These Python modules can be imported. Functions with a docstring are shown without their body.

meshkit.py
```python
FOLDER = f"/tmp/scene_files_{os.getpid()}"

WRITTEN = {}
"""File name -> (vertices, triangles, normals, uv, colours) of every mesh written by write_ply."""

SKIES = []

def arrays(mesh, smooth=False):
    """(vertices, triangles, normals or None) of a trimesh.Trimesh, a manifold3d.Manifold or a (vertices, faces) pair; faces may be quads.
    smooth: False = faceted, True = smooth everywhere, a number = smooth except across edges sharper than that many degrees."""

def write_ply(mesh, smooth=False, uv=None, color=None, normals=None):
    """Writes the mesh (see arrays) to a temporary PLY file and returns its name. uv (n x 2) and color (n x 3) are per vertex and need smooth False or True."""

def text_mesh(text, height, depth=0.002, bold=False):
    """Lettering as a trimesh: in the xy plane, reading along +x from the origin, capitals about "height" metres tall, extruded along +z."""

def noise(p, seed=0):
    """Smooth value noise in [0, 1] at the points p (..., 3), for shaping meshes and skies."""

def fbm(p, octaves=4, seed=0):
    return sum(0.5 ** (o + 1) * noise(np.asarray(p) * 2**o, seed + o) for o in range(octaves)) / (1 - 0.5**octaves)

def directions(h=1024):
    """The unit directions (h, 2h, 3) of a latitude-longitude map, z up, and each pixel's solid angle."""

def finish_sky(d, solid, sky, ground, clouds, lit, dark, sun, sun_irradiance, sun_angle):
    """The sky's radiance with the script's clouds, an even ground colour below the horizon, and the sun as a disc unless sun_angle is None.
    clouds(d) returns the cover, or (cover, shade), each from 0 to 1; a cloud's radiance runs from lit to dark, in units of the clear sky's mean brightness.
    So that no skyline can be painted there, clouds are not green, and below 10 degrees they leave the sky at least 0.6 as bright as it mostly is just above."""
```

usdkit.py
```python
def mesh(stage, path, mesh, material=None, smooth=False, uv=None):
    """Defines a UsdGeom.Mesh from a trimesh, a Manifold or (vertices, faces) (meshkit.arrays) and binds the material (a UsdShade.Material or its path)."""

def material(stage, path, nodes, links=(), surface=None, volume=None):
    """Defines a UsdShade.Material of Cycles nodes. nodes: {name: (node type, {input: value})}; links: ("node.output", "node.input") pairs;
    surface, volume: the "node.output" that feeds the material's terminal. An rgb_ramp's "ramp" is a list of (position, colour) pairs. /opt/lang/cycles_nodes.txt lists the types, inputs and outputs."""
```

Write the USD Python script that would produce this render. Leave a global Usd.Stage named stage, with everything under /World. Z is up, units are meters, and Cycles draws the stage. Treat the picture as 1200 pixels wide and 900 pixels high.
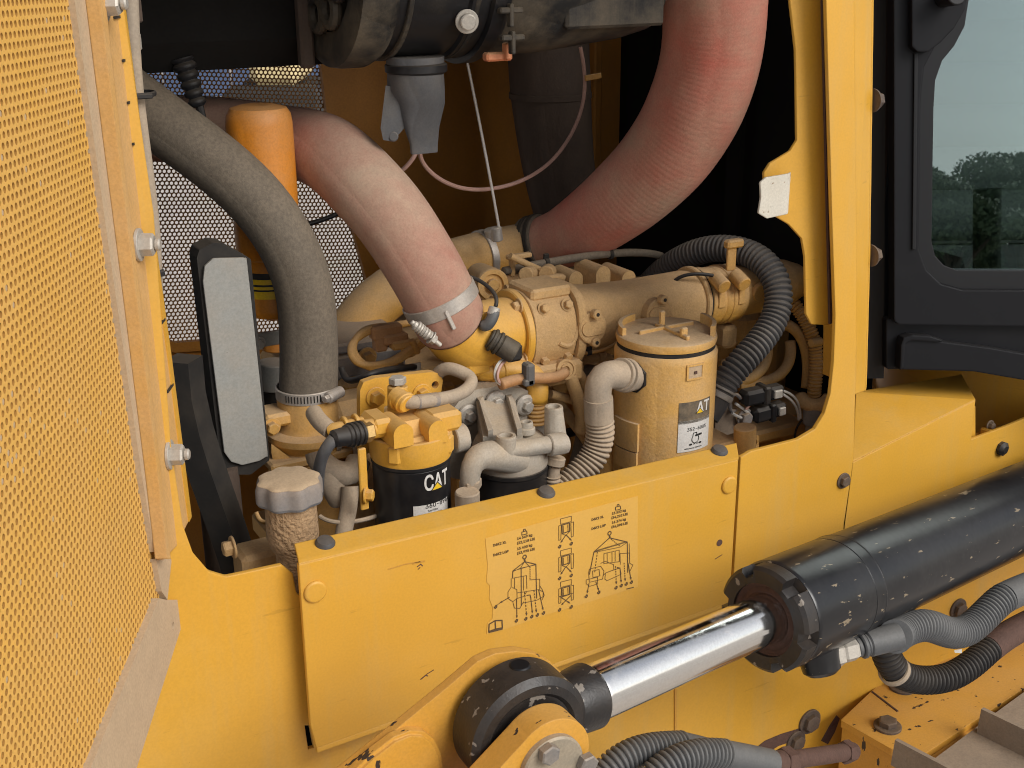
import math, random
import numpy as np, trimesh
from scipy.interpolate import CubicSpline
from shapely.geometry import Polygon, LineString, Point, box as sbox
from shapely.ops import unary_union
from pxr import Usd, UsdGeom, UsdLux, UsdShade, Gf, Sdf
import usdkit, meshkit

random.seed(7); rng = np.random.default_rng(7)
stage = Usd.Stage.CreateInMemory()
UsdGeom.Xform.Define(stage, '/World'); UsdGeom.Scope.Define(stage, '/World/Looks')

# ------------------------------------------------------------------ camera
F = 1427.0                                   # focal length in photograph pixels (1200 wide)
_vx, _vz = np.array([3300., -82.]), np.array([634., 4450.])
_a = np.array([_vx[0]-600, _vx[1]-450, F]); _a /= np.linalg.norm(_a)
_d = np.array([_vz[0]-600, _vz[1]-450, F]); _d -= _a*(_d@_a); _d /= np.linalg.norm(_d)
_b = np.cross(_a, _d)
R = np.stack([_a, _b, -_d], 1)               # world -> camera (x right, y down, z forward)
C = np.array([0., -1.2, 0.])
GZ = -1.8                                    # the yard's level
cam = UsdGeom.Camera.Define(stage, '/World/camera')
m = np.eye(4); m[0, :3], m[1, :3], m[2, :3], m[3, :3] = R[0], -R[1], -R[2], C
cam.AddTransformOp().Set(Gf.Matrix4d(*m.ravel()))
cam.CreateHorizontalApertureAttr(36.0); cam.CreateVerticalApertureAttr(27.0)
cam.CreateFocalLengthAttr(36.0*F/1200); cam.CreateClippingRangeAttr((0.02, 2000.))
cam.CreateExposureAttr(0.71)

# ------------------------------------------------------------------ sky and sun (thin overcast)
SUN = np.array([0.32, -0.72, 0.62]); SUN /= np.linalg.norm(SUN)
el, rot = math.asin(SUN[2]), math.atan2(SUN[0], SUN[1])
sky = UsdLux.DomeLight.Define(stage, '/World/sky')
skym = usdkit.material(stage, '/World/Looks/sky_light', {
    's': ('sky_texture', dict(sky_type='single_scattering', sun_disc=False, sun_elevation=el, sun_rotation=rot, aerosol_density=2.0)),
    'g': ('texture_coordinate', {}),
    'n': ('noise_texture', dict(scale=2.6, detail=6., roughness=.6)),
    'r': ('map_range', dict(from_min=.35, from_max=.62, to_min=.12, to_max=.45, clamp=True)),
    'h': ('hsv', dict(saturation=.3, value=1.15)),
    'b': ('background_shader', dict(strength=.075))},
    [('g.generated', 'n.vector'), ('n.fac', 'r.value'), ('s.color', 'h.color'), ('r.result', 'h.saturation'), ('h.color', 'b.color')], surface='b.background')
UsdShade.MaterialBindingAPI.Apply(sky.GetPrim()).Bind(skym)
sky.GetPrim().SetCustomDataByKey('kind', 'structure')
sun = UsdLux.DistantLight.Define(stage, '/World/sun')
sun.CreateIntensityAttr(.40); sun.CreateAngleAttr(34.0); sun.CreateNormalizeAttr(True); sun.CreateColorAttr(Gf.Vec3f(1, .975, .935))
_z = SUN; _x = np.cross([0, 0, 1], _z); _x /= np.linalg.norm(_x); _y = np.cross(_z, _x)
m = np.eye(4); m[0, :3], m[1, :3], m[2, :3] = _x, _y, _z
sun.AddTransformOp().Set(Gf.Matrix4d(*m.ravel()))

# ------------------------------------------------------------------ geometry helpers
A = np.array
def nrm(v): v = A(v, float); return v/np.linalg.norm(v)
X_, Y_, Z_ = A([1., 0, 0]), A([0., 1, 0]), A([0., 0, 1])
def ray(px, py): return R.T @ A([px-600, py-450, F])
def P(px, py, y): d = ray(px, py); return C + d*((y-C[1])/d[1])
def PZ(px, py, z): d = ray(px, py); return C + d*((z-C[2])/d[2])
def PN(px, py, O, n): d = ray(px, py); return C + d*(((A(O)-C)@n)/(d@n))
def dep(p): return (R[2] @ (A(p)-C))
def S(p): return dep(p)/F
def vz(x, y, py):
    q = A([x, y, 0.])-C; a1, a2 = R[1]@q, R[2]@q; b1, b2 = R[1][2], R[2][2]; k = (py-450)/F
    return (k*a2-a1)/(b1-k*b2)
def zfront(o, r, py):
    d = nrm(A([C[0]-o[0], C[1]-o[1]])); return vz(o[0]+d[0]*r, o[1]+d[1]*r, py)
def V(pts, y=None): return A([P(*p) if len(p) == 3 else P(p[0], p[1], y) for p in pts])

def mk(v, f): return trimesh.Trimesh(np.asarray(v, float), np.asarray(f, int), process=False)
def cat(*ms): return trimesh.util.concatenate([x for x in ms if x is not None])
def fix(me):
    if me.volume < 0: me.invert()
    return me
def loft(rings, caps=True):
    k, n = len(rings), len(rings[0]); v = np.vstack(rings); f = []
    i, j = np.meshgrid(np.arange(k-1), np.arange(n), indexing='ij'); j2 = (j+1) % n
    a, b, c, d = (i*n+j).ravel(), (i*n+j2).ravel(), ((i+1)*n+j2).ravel(), ((i+1)*n+j).ravel()
    f = [np.stack([a, b, c], 1), np.stack([a, c, d], 1)]
    if caps:
        v = np.vstack([v, rings[0].mean(0), rings[-1].mean(0)]); q = np.arange(n); q2 = (q+1) % n
        f += [np.stack([q2, q, np.full(n, k*n)], 1), np.stack([(k-1)*n+q, (k-1)*n+q2, np.full(n, k*n+1)], 1)]
    return fix(mk(v, np.vstack(f)))
def frames(p):
    t = np.gradient(p, axis=0); t /= np.linalg.norm(t, axis=1, keepdims=True)
    u = np.cross(t[0], Z_ if abs(t[0][2]) < .9 else X_); u /= np.linalg.norm(u); us = []
    for k in range(len(p)):
        u = u-t[k]*(u@t[k]); u /= np.linalg.norm(u); us.append(u)
    us = A(us); return t, us, np.cross(t, us)
def curve(pts, step=.008):
    pts = np.asarray(pts, float)
    if len(pts) == 2: cs = lambda s: pts[0]+(pts[1]-pts[0])*np.asarray(s)[:, None]; L = np.linalg.norm(pts[1]-pts[0]); par = A([0, 1.]); top = 1.
    else:
        seg = np.linalg.norm(np.diff(pts, axis=0), axis=1); par = np.r_[0, np.cumsum(np.sqrt(seg))]; cs = CubicSpline(par, pts); L = seg.sum(); top = par[-1]
    n = max(2, int(L/step)+1); fine = np.linspace(0, top, 20*n+1); q = cs(fine)
    arc = np.r_[0, np.cumsum(np.linalg.norm(np.diff(q, axis=0), axis=1))]
    s = np.interp(np.linspace(0, arc[-1], n+1), arc, fine)
    return cs(s), s, par, arc[-1]
def tube(pts, r, n=20, step=None, caps=True):
    rm = np.mean(r); p, s, par, L = curve(pts, step or max(.004, min(.02, rm*.45)))
    rr = np.full(len(p), r) if np.ndim(r) == 0 else np.interp(s, par if len(pts) > 2 else [0, 1], r)
    t, u, w = frames(p); a = np.arange(n)*2*np.pi/n
    return loft([p[k]+rr[k]*(np.cos(a)[:, None]*u[k]+np.sin(a)[:, None]*w[k]) for k in range(len(p))], caps)
def corr(pts, r, pitch, depth, n=24, k=8, sharp=1.0, r1=None):
    p, s, par, L = curve(pts, pitch/k); t, u, w = frames(p); a = np.arange(n)*2*np.pi/n
    d = np.linspace(0, L, len(p)); ph = 1-(.5-.5*np.cos(2*np.pi*d/pitch))**2.5
    base = np.interp(s, par, r) if np.ndim(r) else np.linspace(r, r1 if r1 else r, len(p)); rr = base-depth+depth*ph
    return loft([p[q]+rr[q]*(np.cos(a)[:, None]*u[q]+np.sin(a)[:, None]*w[q]) for q in range(len(p))])
def basis(ax):
    ax = nrm(ax); u = nrm(np.cross(ax, Z_ if abs(ax[2]) < .9 else X_)); return u, np.cross(ax, u), ax
def lathe(prof, O, ax, n=36, rot=0., shape=None):
    u, w, ax = basis(ax); a = np.arange(n)*2*np.pi/n+rot; O = A(O, float); rings = []
    for r, h in prof:
        k = np.ones(n) if shape is None else shape(a)
        rings.append(O+ax*h+(r*k)[:, None]*(np.cos(a)[:, None]*u+np.sin(a)[:, None]*w))
    return loft(rings)
def cyl(a, b, r0, r1=None, n=24, bev=.0015):
    a, b = A(a, float), A(b, float); L = np.linalg.norm(b-a); r1 = r0 if r1 is None else r1; bev = min(bev, r0*.3, L*.3)
    return lathe([(r0-bev, 0), (r0, bev), (r1, L-bev), (r1-bev, L)], a, b-a, n)
def band(O, ax, ri, ro, h, n=36, bev=.001):
    """a ring: inner radius ri, outer ro, from O along ax by h"""
    u, w, ax = basis(ax); a = np.arange(n)*2*np.pi/n; O = A(O, float)
    pr = [(ri, 0), (ro-bev, 0), (ro, bev), (ro, h-bev), (ro-bev, h), (ri, h), (ri, 0)]
    return loft([O+ax*hh+r*(np.cos(a)[:, None]*u+np.sin(a)[:, None]*w) for r, hh in pr], False)
def cbox(c, size, bev=.002, ax=None):
    ax = np.eye(3) if ax is None else A(ax); h = A(size)/2; bev = min(bev, *(h*.45)); pts = []
    for sx in (-1, 1):
        for sy in (-1, 1):
            for sz in (-1, 1):
                q = A([sx, sy, sz])*h
                for k in range(3):
                    o = q-A([sx, sy, sz])*bev; o[k] = q[k]; pts.append(o)
    hull = trimesh.convex.convex_hull(A(pts)); hull.vertices = hull.vertices@ax+A(c); return fix(hull)
def hull(pts): return fix(trimesh.convex.convex_hull(A(pts)))
def bolt(O, ax, d, h=None, washer=True, n=6, rot=.3, stud=0.):
    """hexagon head with a washer; d across corners"""
    h = h or d*.55; ax = nrm(ax); O = A(O, float); out = []
    w = d*.14 if washer else 0.
    if washer: out.append(lathe([(0.0001, 0), (d*.72, 0), (d*.72, w*.8), (d*.68, w), (0.0001, w)], O, ax, 24))
    out.append(lathe([(d*.5, w), (d*.5, w+h*.85), (d*.42, w+h), (.0001, w+h)], O, ax, n, rot))
    if stud: out.append(cyl(O+ax*(w+h), O+ax*(w+h+stud), d*.27, n=12))
    return cat(*out)
def ex(poly, O, u, v, n, t0, t1):
    """polygon in the (u, v) plane at O, extruded along n from t0 to t1"""
    ms = []
    for g in getattr(poly, 'geoms', [poly]):
        if g.is_empty or g.area < 1e-10: continue
        e = trimesh.creation.extrude_polygon(g, abs(t1-t0), engine='earcut'); q = e.vertices
        e.vertices = A(O)+q[:, :1]*u+q[:, 1:2]*v+(q[:, 2:3]+min(t0, t1))*n; ms.append(fix(e))
    return cat(*ms)
def rnd(poly, r): return poly.buffer(-r, join_style=1).buffer(2*r, join_style=1).buffer(-r, join_style=1) if r else poly
def flat(px, y, r=0.):
    p = Polygon([(q[0], q[2]) for q in V(px, y)]).buffer(0); return rnd(p, r)
def plate(px, y, t, r=0., holes=()):
    """sheet in the plane Y = y whose outline was measured in the photograph; it goes back by t"""
    g = px if isinstance(px, Polygon) or hasattr(px, 'geom_type') else flat(px, y, r)
    for h in holes: g = g.difference(h)
    return ex(g, (0, y, 0), X_, Z_, Y_, 0, t)
def vlathe(px, py, y, prof, n=40, shape=None):
    """upright turned part; prof holds (radius, row of its front edge), both in pixels of the photograph"""
    o = P(px, py, y); s = S(o)
    return lathe([(max(r, .01)*s, zfront(o, max(r, .01)*s, q)) for r, q in prof], (o[0], o[1], 0), Z_, n, shape=shape)
def strip(pts, w):
    return LineString(pts).buffer(w/2, cap_style=2)
def sub2(me, size):
    v, f = trimesh.remesh.subdivide_to_size(me.vertices, me.faces, size, max_iter=8); return mk(v, f)

# ------------------------------------------------------------------ stage helpers
_names = {}
def numbered(parent, name):
    k = (parent, name); c = _names[k] = _names.get(k, -1)+1
    return name if c == 0 else f'{name}_{c:03d}'
class Part:
    def __init__(s, name, mesh, mat, smooth=35, subs=(), label=None, kind=None): s.n, s.m, s.mat, s.s, s.subs, s.l, s.k = name, mesh, mat, smooth, list(subs), label, kind
def put(path, p, base):
    me = p.m.copy(); me.vertices = me.vertices-base
    pr = usdkit.mesh(stage, path, me, LOOK[p.mat], smooth=p.s).GetPrim()
    if p.l: pr.SetCustomDataByKey('label', p.l)
    if p.k: pr.SetCustomDataByKey('kind', p.k)
    return pr
def thing(name, label, category, parts, group=None, kind=None):
    parts = [parts] if isinstance(parts, Part) else parts
    lo = np.min([p.m.bounds[0] for p in parts], 0); hi = np.max([p.m.bounds[1] for p in parts], 0)
    base = A([(lo[0]+hi[0])/2, (lo[1]+hi[1])/2, lo[2]]); path = '/World/'+numbered('/World', name)
    if len(parts) == 1 and not parts[0].subs:
        pr = put(path, parts[0], base); UsdGeom.Xformable(pr).AddTranslateOp().Set(Gf.Vec3d(*map(float, base)))
    else:
        x = UsdGeom.Xform.Define(stage, path); x.AddTranslateOp().Set(Gf.Vec3d(*map(float, base))); pr = x.GetPrim()
        for p in parts:
            pp = path+'/'+numbered(path, p.n); put(pp, p, base)
            for q in p.subs: put(pp+'/'+numbered(pp, q.n), q, base)
    if label: pr.SetCustomDataByKey('label', label)
    if category: pr.SetCustomDataByKey('category', category)
    if group: pr.SetCustomDataByKey('group', group)
    if kind: pr.SetCustomDataByKey('kind', kind)
    return pr

# ------------------------------------------------------------------ materials
LOOK = {}
TAN = (.43, .278, .138)
def M(name, base, rough=.5, metal=0., var=.12, vs=25., dust=None, dn=.8, ds=16., up=.5, dcol=TAN, bump=0., bs=260., bd=.002, chips=None, cs=90., cthr=.68, ccol=(.03, .02, .015), bevel=0., spec=.5, fine=.10, fs=330., streak=0.):
    base = A(base, float)
    N = {'g': ('geometry', {}), 'n1': ('noise_texture', dict(scale=vs, detail=5., roughness=.6)),
         'c1': ('mix', dict(color1=tuple(base*(1-var)), color2=tuple(np.minimum(base*(1+var), .9)))),
         'p': ('principled_bsdf', dict(metallic=metal, roughness=rough, specular_ior_level=spec))}
    L = [('g.position', 'n1.vector'), ('n1.fac', 'c1.fac')]
    col = 'c1.color'; rr = None
    if dust is not None:
        N['sx'] = ('separate_xyz', {}); N['n2'] = ('noise_texture', dict(scale=ds, detail=8., roughness=.68))
        N['m1'] = ('math', dict(math_type='multiply_add', value2=up, value3=dust-dn*.5))
        N['m2'] = ('math', dict(math_type='multiply_add', value2=dn, use_clamp=True))
        N['n3'] = ('noise_texture', dict(scale=60., detail=4.))
        N['cd'] = ('mix', dict(color1=tuple(A(dcol)*.82), color2=tuple(A(dcol)*1.15)))
        N['c2'] = ('mix', {}); N['rm'] = ('map_range', dict(from_min=0., from_max=1., to_min=rough, to_max=.92))
        L += [('g.normal', 'sx.vector'), ('sx.z', 'm1.value1'), ('g.position', 'n2.vector'), ('n2.fac', 'm2.value1'), ('m1.value', 'm2.value3'),
              ('g.position', 'n3.vector'), ('n3.fac', 'cd.fac'), ('m2.value', 'c2.fac'), (col, 'c2.color1'), ('cd.color', 'c2.color2'), ('m2.value', 'rm.value'), ('rm.result', 'p.roughness')]
        if metal: N['mm'] = ('map_range', dict(from_min=0., from_max=1., to_min=metal, to_max=0.)); L += [('m2.value', 'mm.value'), ('mm.result', 'p.metallic')]
        col = 'c2.color'
    if chips:
        N['n4'] = ('noise_texture', dict(scale=cs, detail=3., roughness=.6)); N['mc'] = ('mapping', dict(scale=chips if isinstance(chips, tuple) else (1., 1., 1.)))
        N['gt'] = ('map_range', dict(from_min=cthr, from_max=cthr+.015, to_min=0., to_max=1., clamp=True)); N['c3'] = ('mix', dict(color2=ccol))
        L += [('g.position', 'mc.vector'), ('mc.vector', 'n4.vector'), ('n4.fac', 'gt.value'), ('gt.result', 'c3.fac'), (col, 'c3.color1')]; col = 'c3.color'
    if streak:
        N['ms'] = ('mapping', dict(scale=(26., 26., 1.6))); N['ns'] = ('noise_texture', dict(scale=1., detail=6., roughness=.65)); N['rs'] = ('map_range', dict(from_min=.52, from_max=.78, to_min=0., to_max=streak, clamp=True)); N['cs'] = ('mix', dict(color2=tuple(A(dcol)*.9)))
        N['mh'] = ('mapping', dict(scale=(9., 9., 95.), rotation=(0., .22, 0.))); N['nh'] = ('noise_texture', dict(scale=1., detail=4., roughness=.7)); N['rh'] = ('map_range', dict(from_min=.655, from_max=.70, to_min=0., to_max=.35, clamp=True)); N['ch'] = ('mix', dict(color2=tuple(base*.55)))
        L += [('g.position', 'ms.vector'), ('ms.vector', 'ns.vector'), ('ns.fac', 'rs.value'), ('rs.result', 'cs.fac'), (col, 'cs.color1'), ('g.position', 'mh.vector'), ('mh.vector', 'nh.vector'), ('nh.fac', 'rh.value'), ('rh.result', 'ch.fac'), ('cs.color', 'ch.color1')]; col = 'ch.color'
    if fine:
        N['nf'] = ('noise_texture', dict(scale=fs, detail=3., roughness=.7)); N['rf'] = ('rgb_ramp', dict(ramp=[(0., (1-2.2*fine,)*3), (.36, (1-fine,)*3), (.62, (1+.6*fine,)*3), (1., (1+1.5*fine,)*3)])); N['cf'] = ('mix', dict(mix_type='multiply', fac=1.))
        L += [('g.position', 'nf.vector'), ('nf.fac', 'rf.fac'), (col, 'cf.color1'), ('rf.color', 'cf.color2')]; col = 'cf.color'
    L.append((col, 'p.base_color'))
    nn = None
    if bevel: N['bv'] = ('bevel', dict(samples=4, radius=bevel)); nn = 'bv.bevel'
    if bump:
        N['n5'] = ('noise_texture', dict(scale=bs, detail=3.)); N['bu'] = ('bump', dict(strength=bump, distance=bd)); L += [('g.position', 'n5.vector'), ('n5.fac', 'bu.height')]
        if nn: L.append((nn, 'bu.normal'))
        nn = 'bu.normal'
    if nn: L.append((nn, 'p.normal'))
    LOOK[name] = usdkit.material(stage, '/World/Looks/'+name, N, L, surface='p.BSDF')
YEL = (.575, .30, .032)
M('yellow', YEL, .40, fine=.045, streak=.55, var=.10, vs=5., dust=.02, dn=.8, ds=7., up=.12, dcol=(.54, .345, .11), bump=.08, bs=900., bd=.0004, chips=True, cs=95., cthr=.775, bevel=.0025)
M('yellow_chipped', (.56, .275, .035), .45, fine=.07, var=.1, vs=9., dust=.05, dn=.8, ds=9., up=.15, chips=(1., 1.7, .6), cs=46., cthr=.648, ccol=(.035, .022, .016), bevel=.002)
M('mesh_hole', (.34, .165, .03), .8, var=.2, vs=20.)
M("yellow_mesh", (.65, .36, .07), .55, var=.08, vs=8., dust=.12, dn=.6, ds=9., up=.25, dcol=(.5, .33, .17))
M('yellow_dusty', (.55, .28, .05), .6, var=.08, vs=12., dust=.36, dn=.8, ds=14., up=.2, dcol=(.50, .345, .2), bevel=.002)
M('dusty_flange', (.42, .305, .19), .9, var=.12, vs=40., bump=.25, bs=420., bd=.001)
M('engine_yellow', (.56, .29, .05), .6, var=.14, vs=22., dust=.42, dn=1.2, ds=18., up=.62, bump=.22, bs=240., bd=.0015)
M('engine_clean', (.62, .325, .042), .42, fine=.07, var=.07, vs=20., dust=.05, dn=.8, ds=20., up=.5, bump=.12, bs=300., bd=.001)
M('engine_dust', (.52, .31, .11), .88, var=.18, vs=30., dust=.55, dn=1.1, ds=26., up=.4, bump=.4, bs=300., bd=.002)
M('canister_yellow', (.60, .33, .075), .65, var=.09, vs=16., dust=.34, dn=1.35, ds=15., up=.75, dcol=(.46, .32, .18), bump=.3, bs=190., bd=.0022)
M('caked_mud', (.33, .21, .11), .95, var=.3, vs=120., bump=.9, bs=170., bd=.006)
M('hose_grey', (.105, .085, .062), .8, fine=.2, fs=220., var=.2, vs=40., dust=.16, dn=.7, ds=10., up=.45, dcol=(.20, .15, .10), bump=.3, bs=700., bd=.0008)
M('hose_red', (.33, .075, .052), .65, var=.2, vs=10., dust=.66, dn=1.6, ds=6.5, up=.12, dcol=(.36, .25, .175), bump=.28, bs=900., bd=.0008)
M('hose_red_bright', (.47, .095, .065), .6, var=.2, vs=9., dust=.52, dn=1.9, ds=5.5, up=-.1, dcol=(.40, .28, .19), bump=.28, bs=900., bd=.0008)
M('clamp_steel', (.45, .44, .42), .38, metal=.8, var=.1, vs=60., dust=.2, dn=.6, up=.2, bump=.06)
M('zinc', (.46, .43, .38), .38, metal=.6, var=.12, vs=90., dust=.22, dn=.6, up=.25, dcol=(.42, .36, .29))
M('brass', (.55, .36, .14), .35, metal=.8, var=.1, vs=60.)
M('aluminium_cast', (.38, .35, .30), .55, metal=.3, var=.2, vs=30., dust=.36, dn=1.3, ds=24., up=.4, dcol=(.40, .31, .21), bump=.3, bs=320., bd=.0012)
M('plate_grey', (.25, .247, .225), .55, var=.08, vs=14., dust=.06, dn=.5, up=.2, chips=True, cs=160., cthr=.74, ccol=(.16, .14, .11), bevel=.002)
M('latch_white', (.52, .48, .40), .5, var=.1, vs=40., dust=.05, dn=.5, up=.1, chips=True, cs=140., cthr=.7, ccol=(.22, .15, .09), bevel=.002)
M('black_plastic', (.008, .008, .009), .40, spec=.35, var=.2, vs=30., dust=.05, dn=1.1, ds=11., up=.2, dcol=(.15, .12, .085), bump=.15, bs=500., bd=.0008)
M('black_plastic_dusty', (.012, .012, .012), .5, spec=.35, var=.2, vs=30., dust=.22, dn=1.6, ds=11., up=.15, streak=.3, dcol=(.20, .155, .10), bump=.3, bs=340., bd=.001)
M('rubber_grey', (.07, .07, .073), .65, var=.2, vs=30., dust=.1, dn=.7, ds=18., up=.3, dcol=(.24, .19, .13), bump=.15, bs=400., bd=.0008)
M('rubber_black', (.009, .009, .010), .5, spec=.35, var=.2, vs=40., dust=.02, dn=.5, ds=18., up=.25, dcol=(.16, .125, .09))
M('conduit_grey', (.075, .078, .082), .5, var=.12, vs=40., dust=.06, dn=.5, ds=20., up=.3, dcol=(.2, .18, .15))
M('conduit_tan', (.26, .215, .165), .75, var=.2, vs=50., dust=.32, dn=1.2, ds=22., up=.5, dcol=(.44, .33, .22), bump=.2, bs=300.)
M('black_paint', (.006, .006, .007), .24, spec=.45, var=.2, vs=14., dust=-.02, dn=.38, ds=8., up=.1, dcol=(.08, .07, .06), chips=(.35, 1.3, 1.3), cs=95., cthr=.658, ccol=(.20, .155, .10), bump=.05, bs=120., bevel=.001)
M('black_worn', (.009, .008, .008), .36, var=.3, vs=40., dust=.12, dn=1.1, ds=14., up=.12, dcol=(.075, .052, .034), chips=True, cs=48., cthr=.63, ccol=(.2, .17, .14), bump=.2, bs=240.)
M('chrome', (.78, .77, .75), .13, metal=1., fine=.05, var=.06, vs=30., dust=-.1, dn=.7, ds=30., up=.1, chips=(1., 1., 1.), cs=120., cthr=.74, ccol=(.25, .16, .09))
M('rust', (.085, .043, .03), .85, var=.4, vs=70., bump=.5, bs=300.)
M('bolt_grey', (.19, .185, .18), .5, metal=.4, var=.2, vs=90., dust=.15, dn=.6, up=.2, bump=.15)
M('rust_bolt', (.06, .042, .034), .7, var=.4, vs=120., bump=.3, bs=400., dust=.08, dn=.6, up=.1)
M('pin_plate', (.30, .265, .205), .5, metal=.4, var=.12, vs=30., dust=.2, dn=.6, up=.1, bump=.12, bs=300.)
M('steel_worn', (.20, .155, .115), .65, metal=.15, var=.25, vs=25., dust=.3, dn=.9, up=.4, dcol=(.3, .225, .155), bump=.3, bs=120.)
M('cab_black', (.006, .006, .0075), .42, spec=.2, fine=.1, var=.1, vs=12., dust=-.03, dn=.25, ds=5., up=.15, dcol=(.10, .09, .08), bump=.1, bs=1100., bd=.0004, bevel=.004)
M('cab_gap', (.008, .008, .009), .8, var=.1)
M('seal_black', (.006, .006, .007), .45, spec=.3, var=.1, bevel=.002)
M('orange_can', (.58, .20, .014), .42, var=.1, vs=18., dust=.12, dn=.9, up=.3, chips=True, cs=60., cthr=.72, ccol=(.2, .06, .015))
M('filter_black', (.009, .009, .010), .33, spec=.4, var=.2, vs=20., dust=.04, dn=.45, ds=12., up=.2, dcol=(.14, .115, .09))
M('white_print', (.62, .6, .56), .5, var=.06, vs=50., dust=.05, dn=.5, up=0., dcol=(.45, .37, .28))
M('black_print', (.02, .018, .015), .6, var=.1)
M('dirty_black_print', (.03, .028, .025), .6, var=.1, dust=.38, dn=1.9, ds=34., up=0., dcol=(.30, .22, .13))
M('decal_ink', (.085, .048, .018), .6, var=.1)
M('yellow_print', (.72, .46, .02), .5, var=.05)
M('decal_film', (.585, .325, .055), .5, fine=.03, var=.05, vs=22., dust=.06, dn=.35, ds=14., up=0., dcol=(.54, .36, .16))
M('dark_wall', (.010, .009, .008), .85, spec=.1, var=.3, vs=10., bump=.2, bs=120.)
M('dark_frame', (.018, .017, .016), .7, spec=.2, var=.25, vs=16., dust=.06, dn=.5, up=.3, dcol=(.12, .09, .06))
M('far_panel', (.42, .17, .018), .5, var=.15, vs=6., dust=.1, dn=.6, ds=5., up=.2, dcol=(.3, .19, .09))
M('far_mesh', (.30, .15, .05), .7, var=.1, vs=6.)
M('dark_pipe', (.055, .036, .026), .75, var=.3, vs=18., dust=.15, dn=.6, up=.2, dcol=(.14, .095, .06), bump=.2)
M('wire_pink', (.42, .25, .2), .6, var=.15, vs=30.)
M('wire_white', (.6, .57, .52), .3, metal=.3, var=.1)
M('wire_amber', (.5, .25, .045), .6, var=.2, vs=60., dust=.3, dn=.8, up=.5)
M('wire_orange', (.36, .17, .06), .65, var=.2, vs=60., dust=.2, dn=.8, up=.5, dcol=(.38, .24, .13))
M('clip_orange', (.5, .16, .07), .5, var=.2, vs=60., dust=.2, dn=.6)
M('stud_grey', (.05, .052, .055), .55, var=.15, vs=60., dust=.02, dn=.4, up=.1)
M('plastic_grey', (.16, .16, .165), .6, var=.1, vs=20., dust=.15, dn=.6, up=.4)
M('ground', (.50, .45, .40), .95, var=.25, vs=.6, dust=-.1, dn=2.2, ds=.5, up=.0, dcol=(.15, .19, .06), bump=.4, bs=9., bd=.05)
M('bark', (.06, .045, .03), .9, var=.3, vs=8.)
M('leaf', (.075, .11, .05), .7, var=.4, vs=2.)
M('blue_wall', (.06, .10, .19), .6, var=.12, vs=1.)
M('cream_paint', (.62, .5, .26), .6, var=.1, vs=2.)
M('seat_cloth', (.075, .082, .082), .8, var=.15, vs=8.)
M('dark_trim', (.02, .02, .02), .6, var=.1)
LOOK['pane'] = usdkit.material(stage, '/World/Looks/pane', {
    't': ('transparent_bsdf', dict(color=(.62, .72, .7))), 'g': ('glossy_bsdf', dict(color=(.9, 1., .98), roughness=.012)),
    'f': ('fresnel', dict(IOR=2.5)), 'm': ('mix_closure', {})}, [('f.fac', 'm.fac'), ('t.BSDF', 'm.closure1'), ('g.BSDF', 'm.closure2')], surface='m.closure')

# ================================================================== SETTING: yard, things seen through the far mesh, trees mirrored in the window
g = trimesh.creation.box((400, 400, .3)); g.apply_translation((0, 0, GZ-.15))
thing('ground', None, None, Part('ground', g, 'ground', False), kind='structure')

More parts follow.
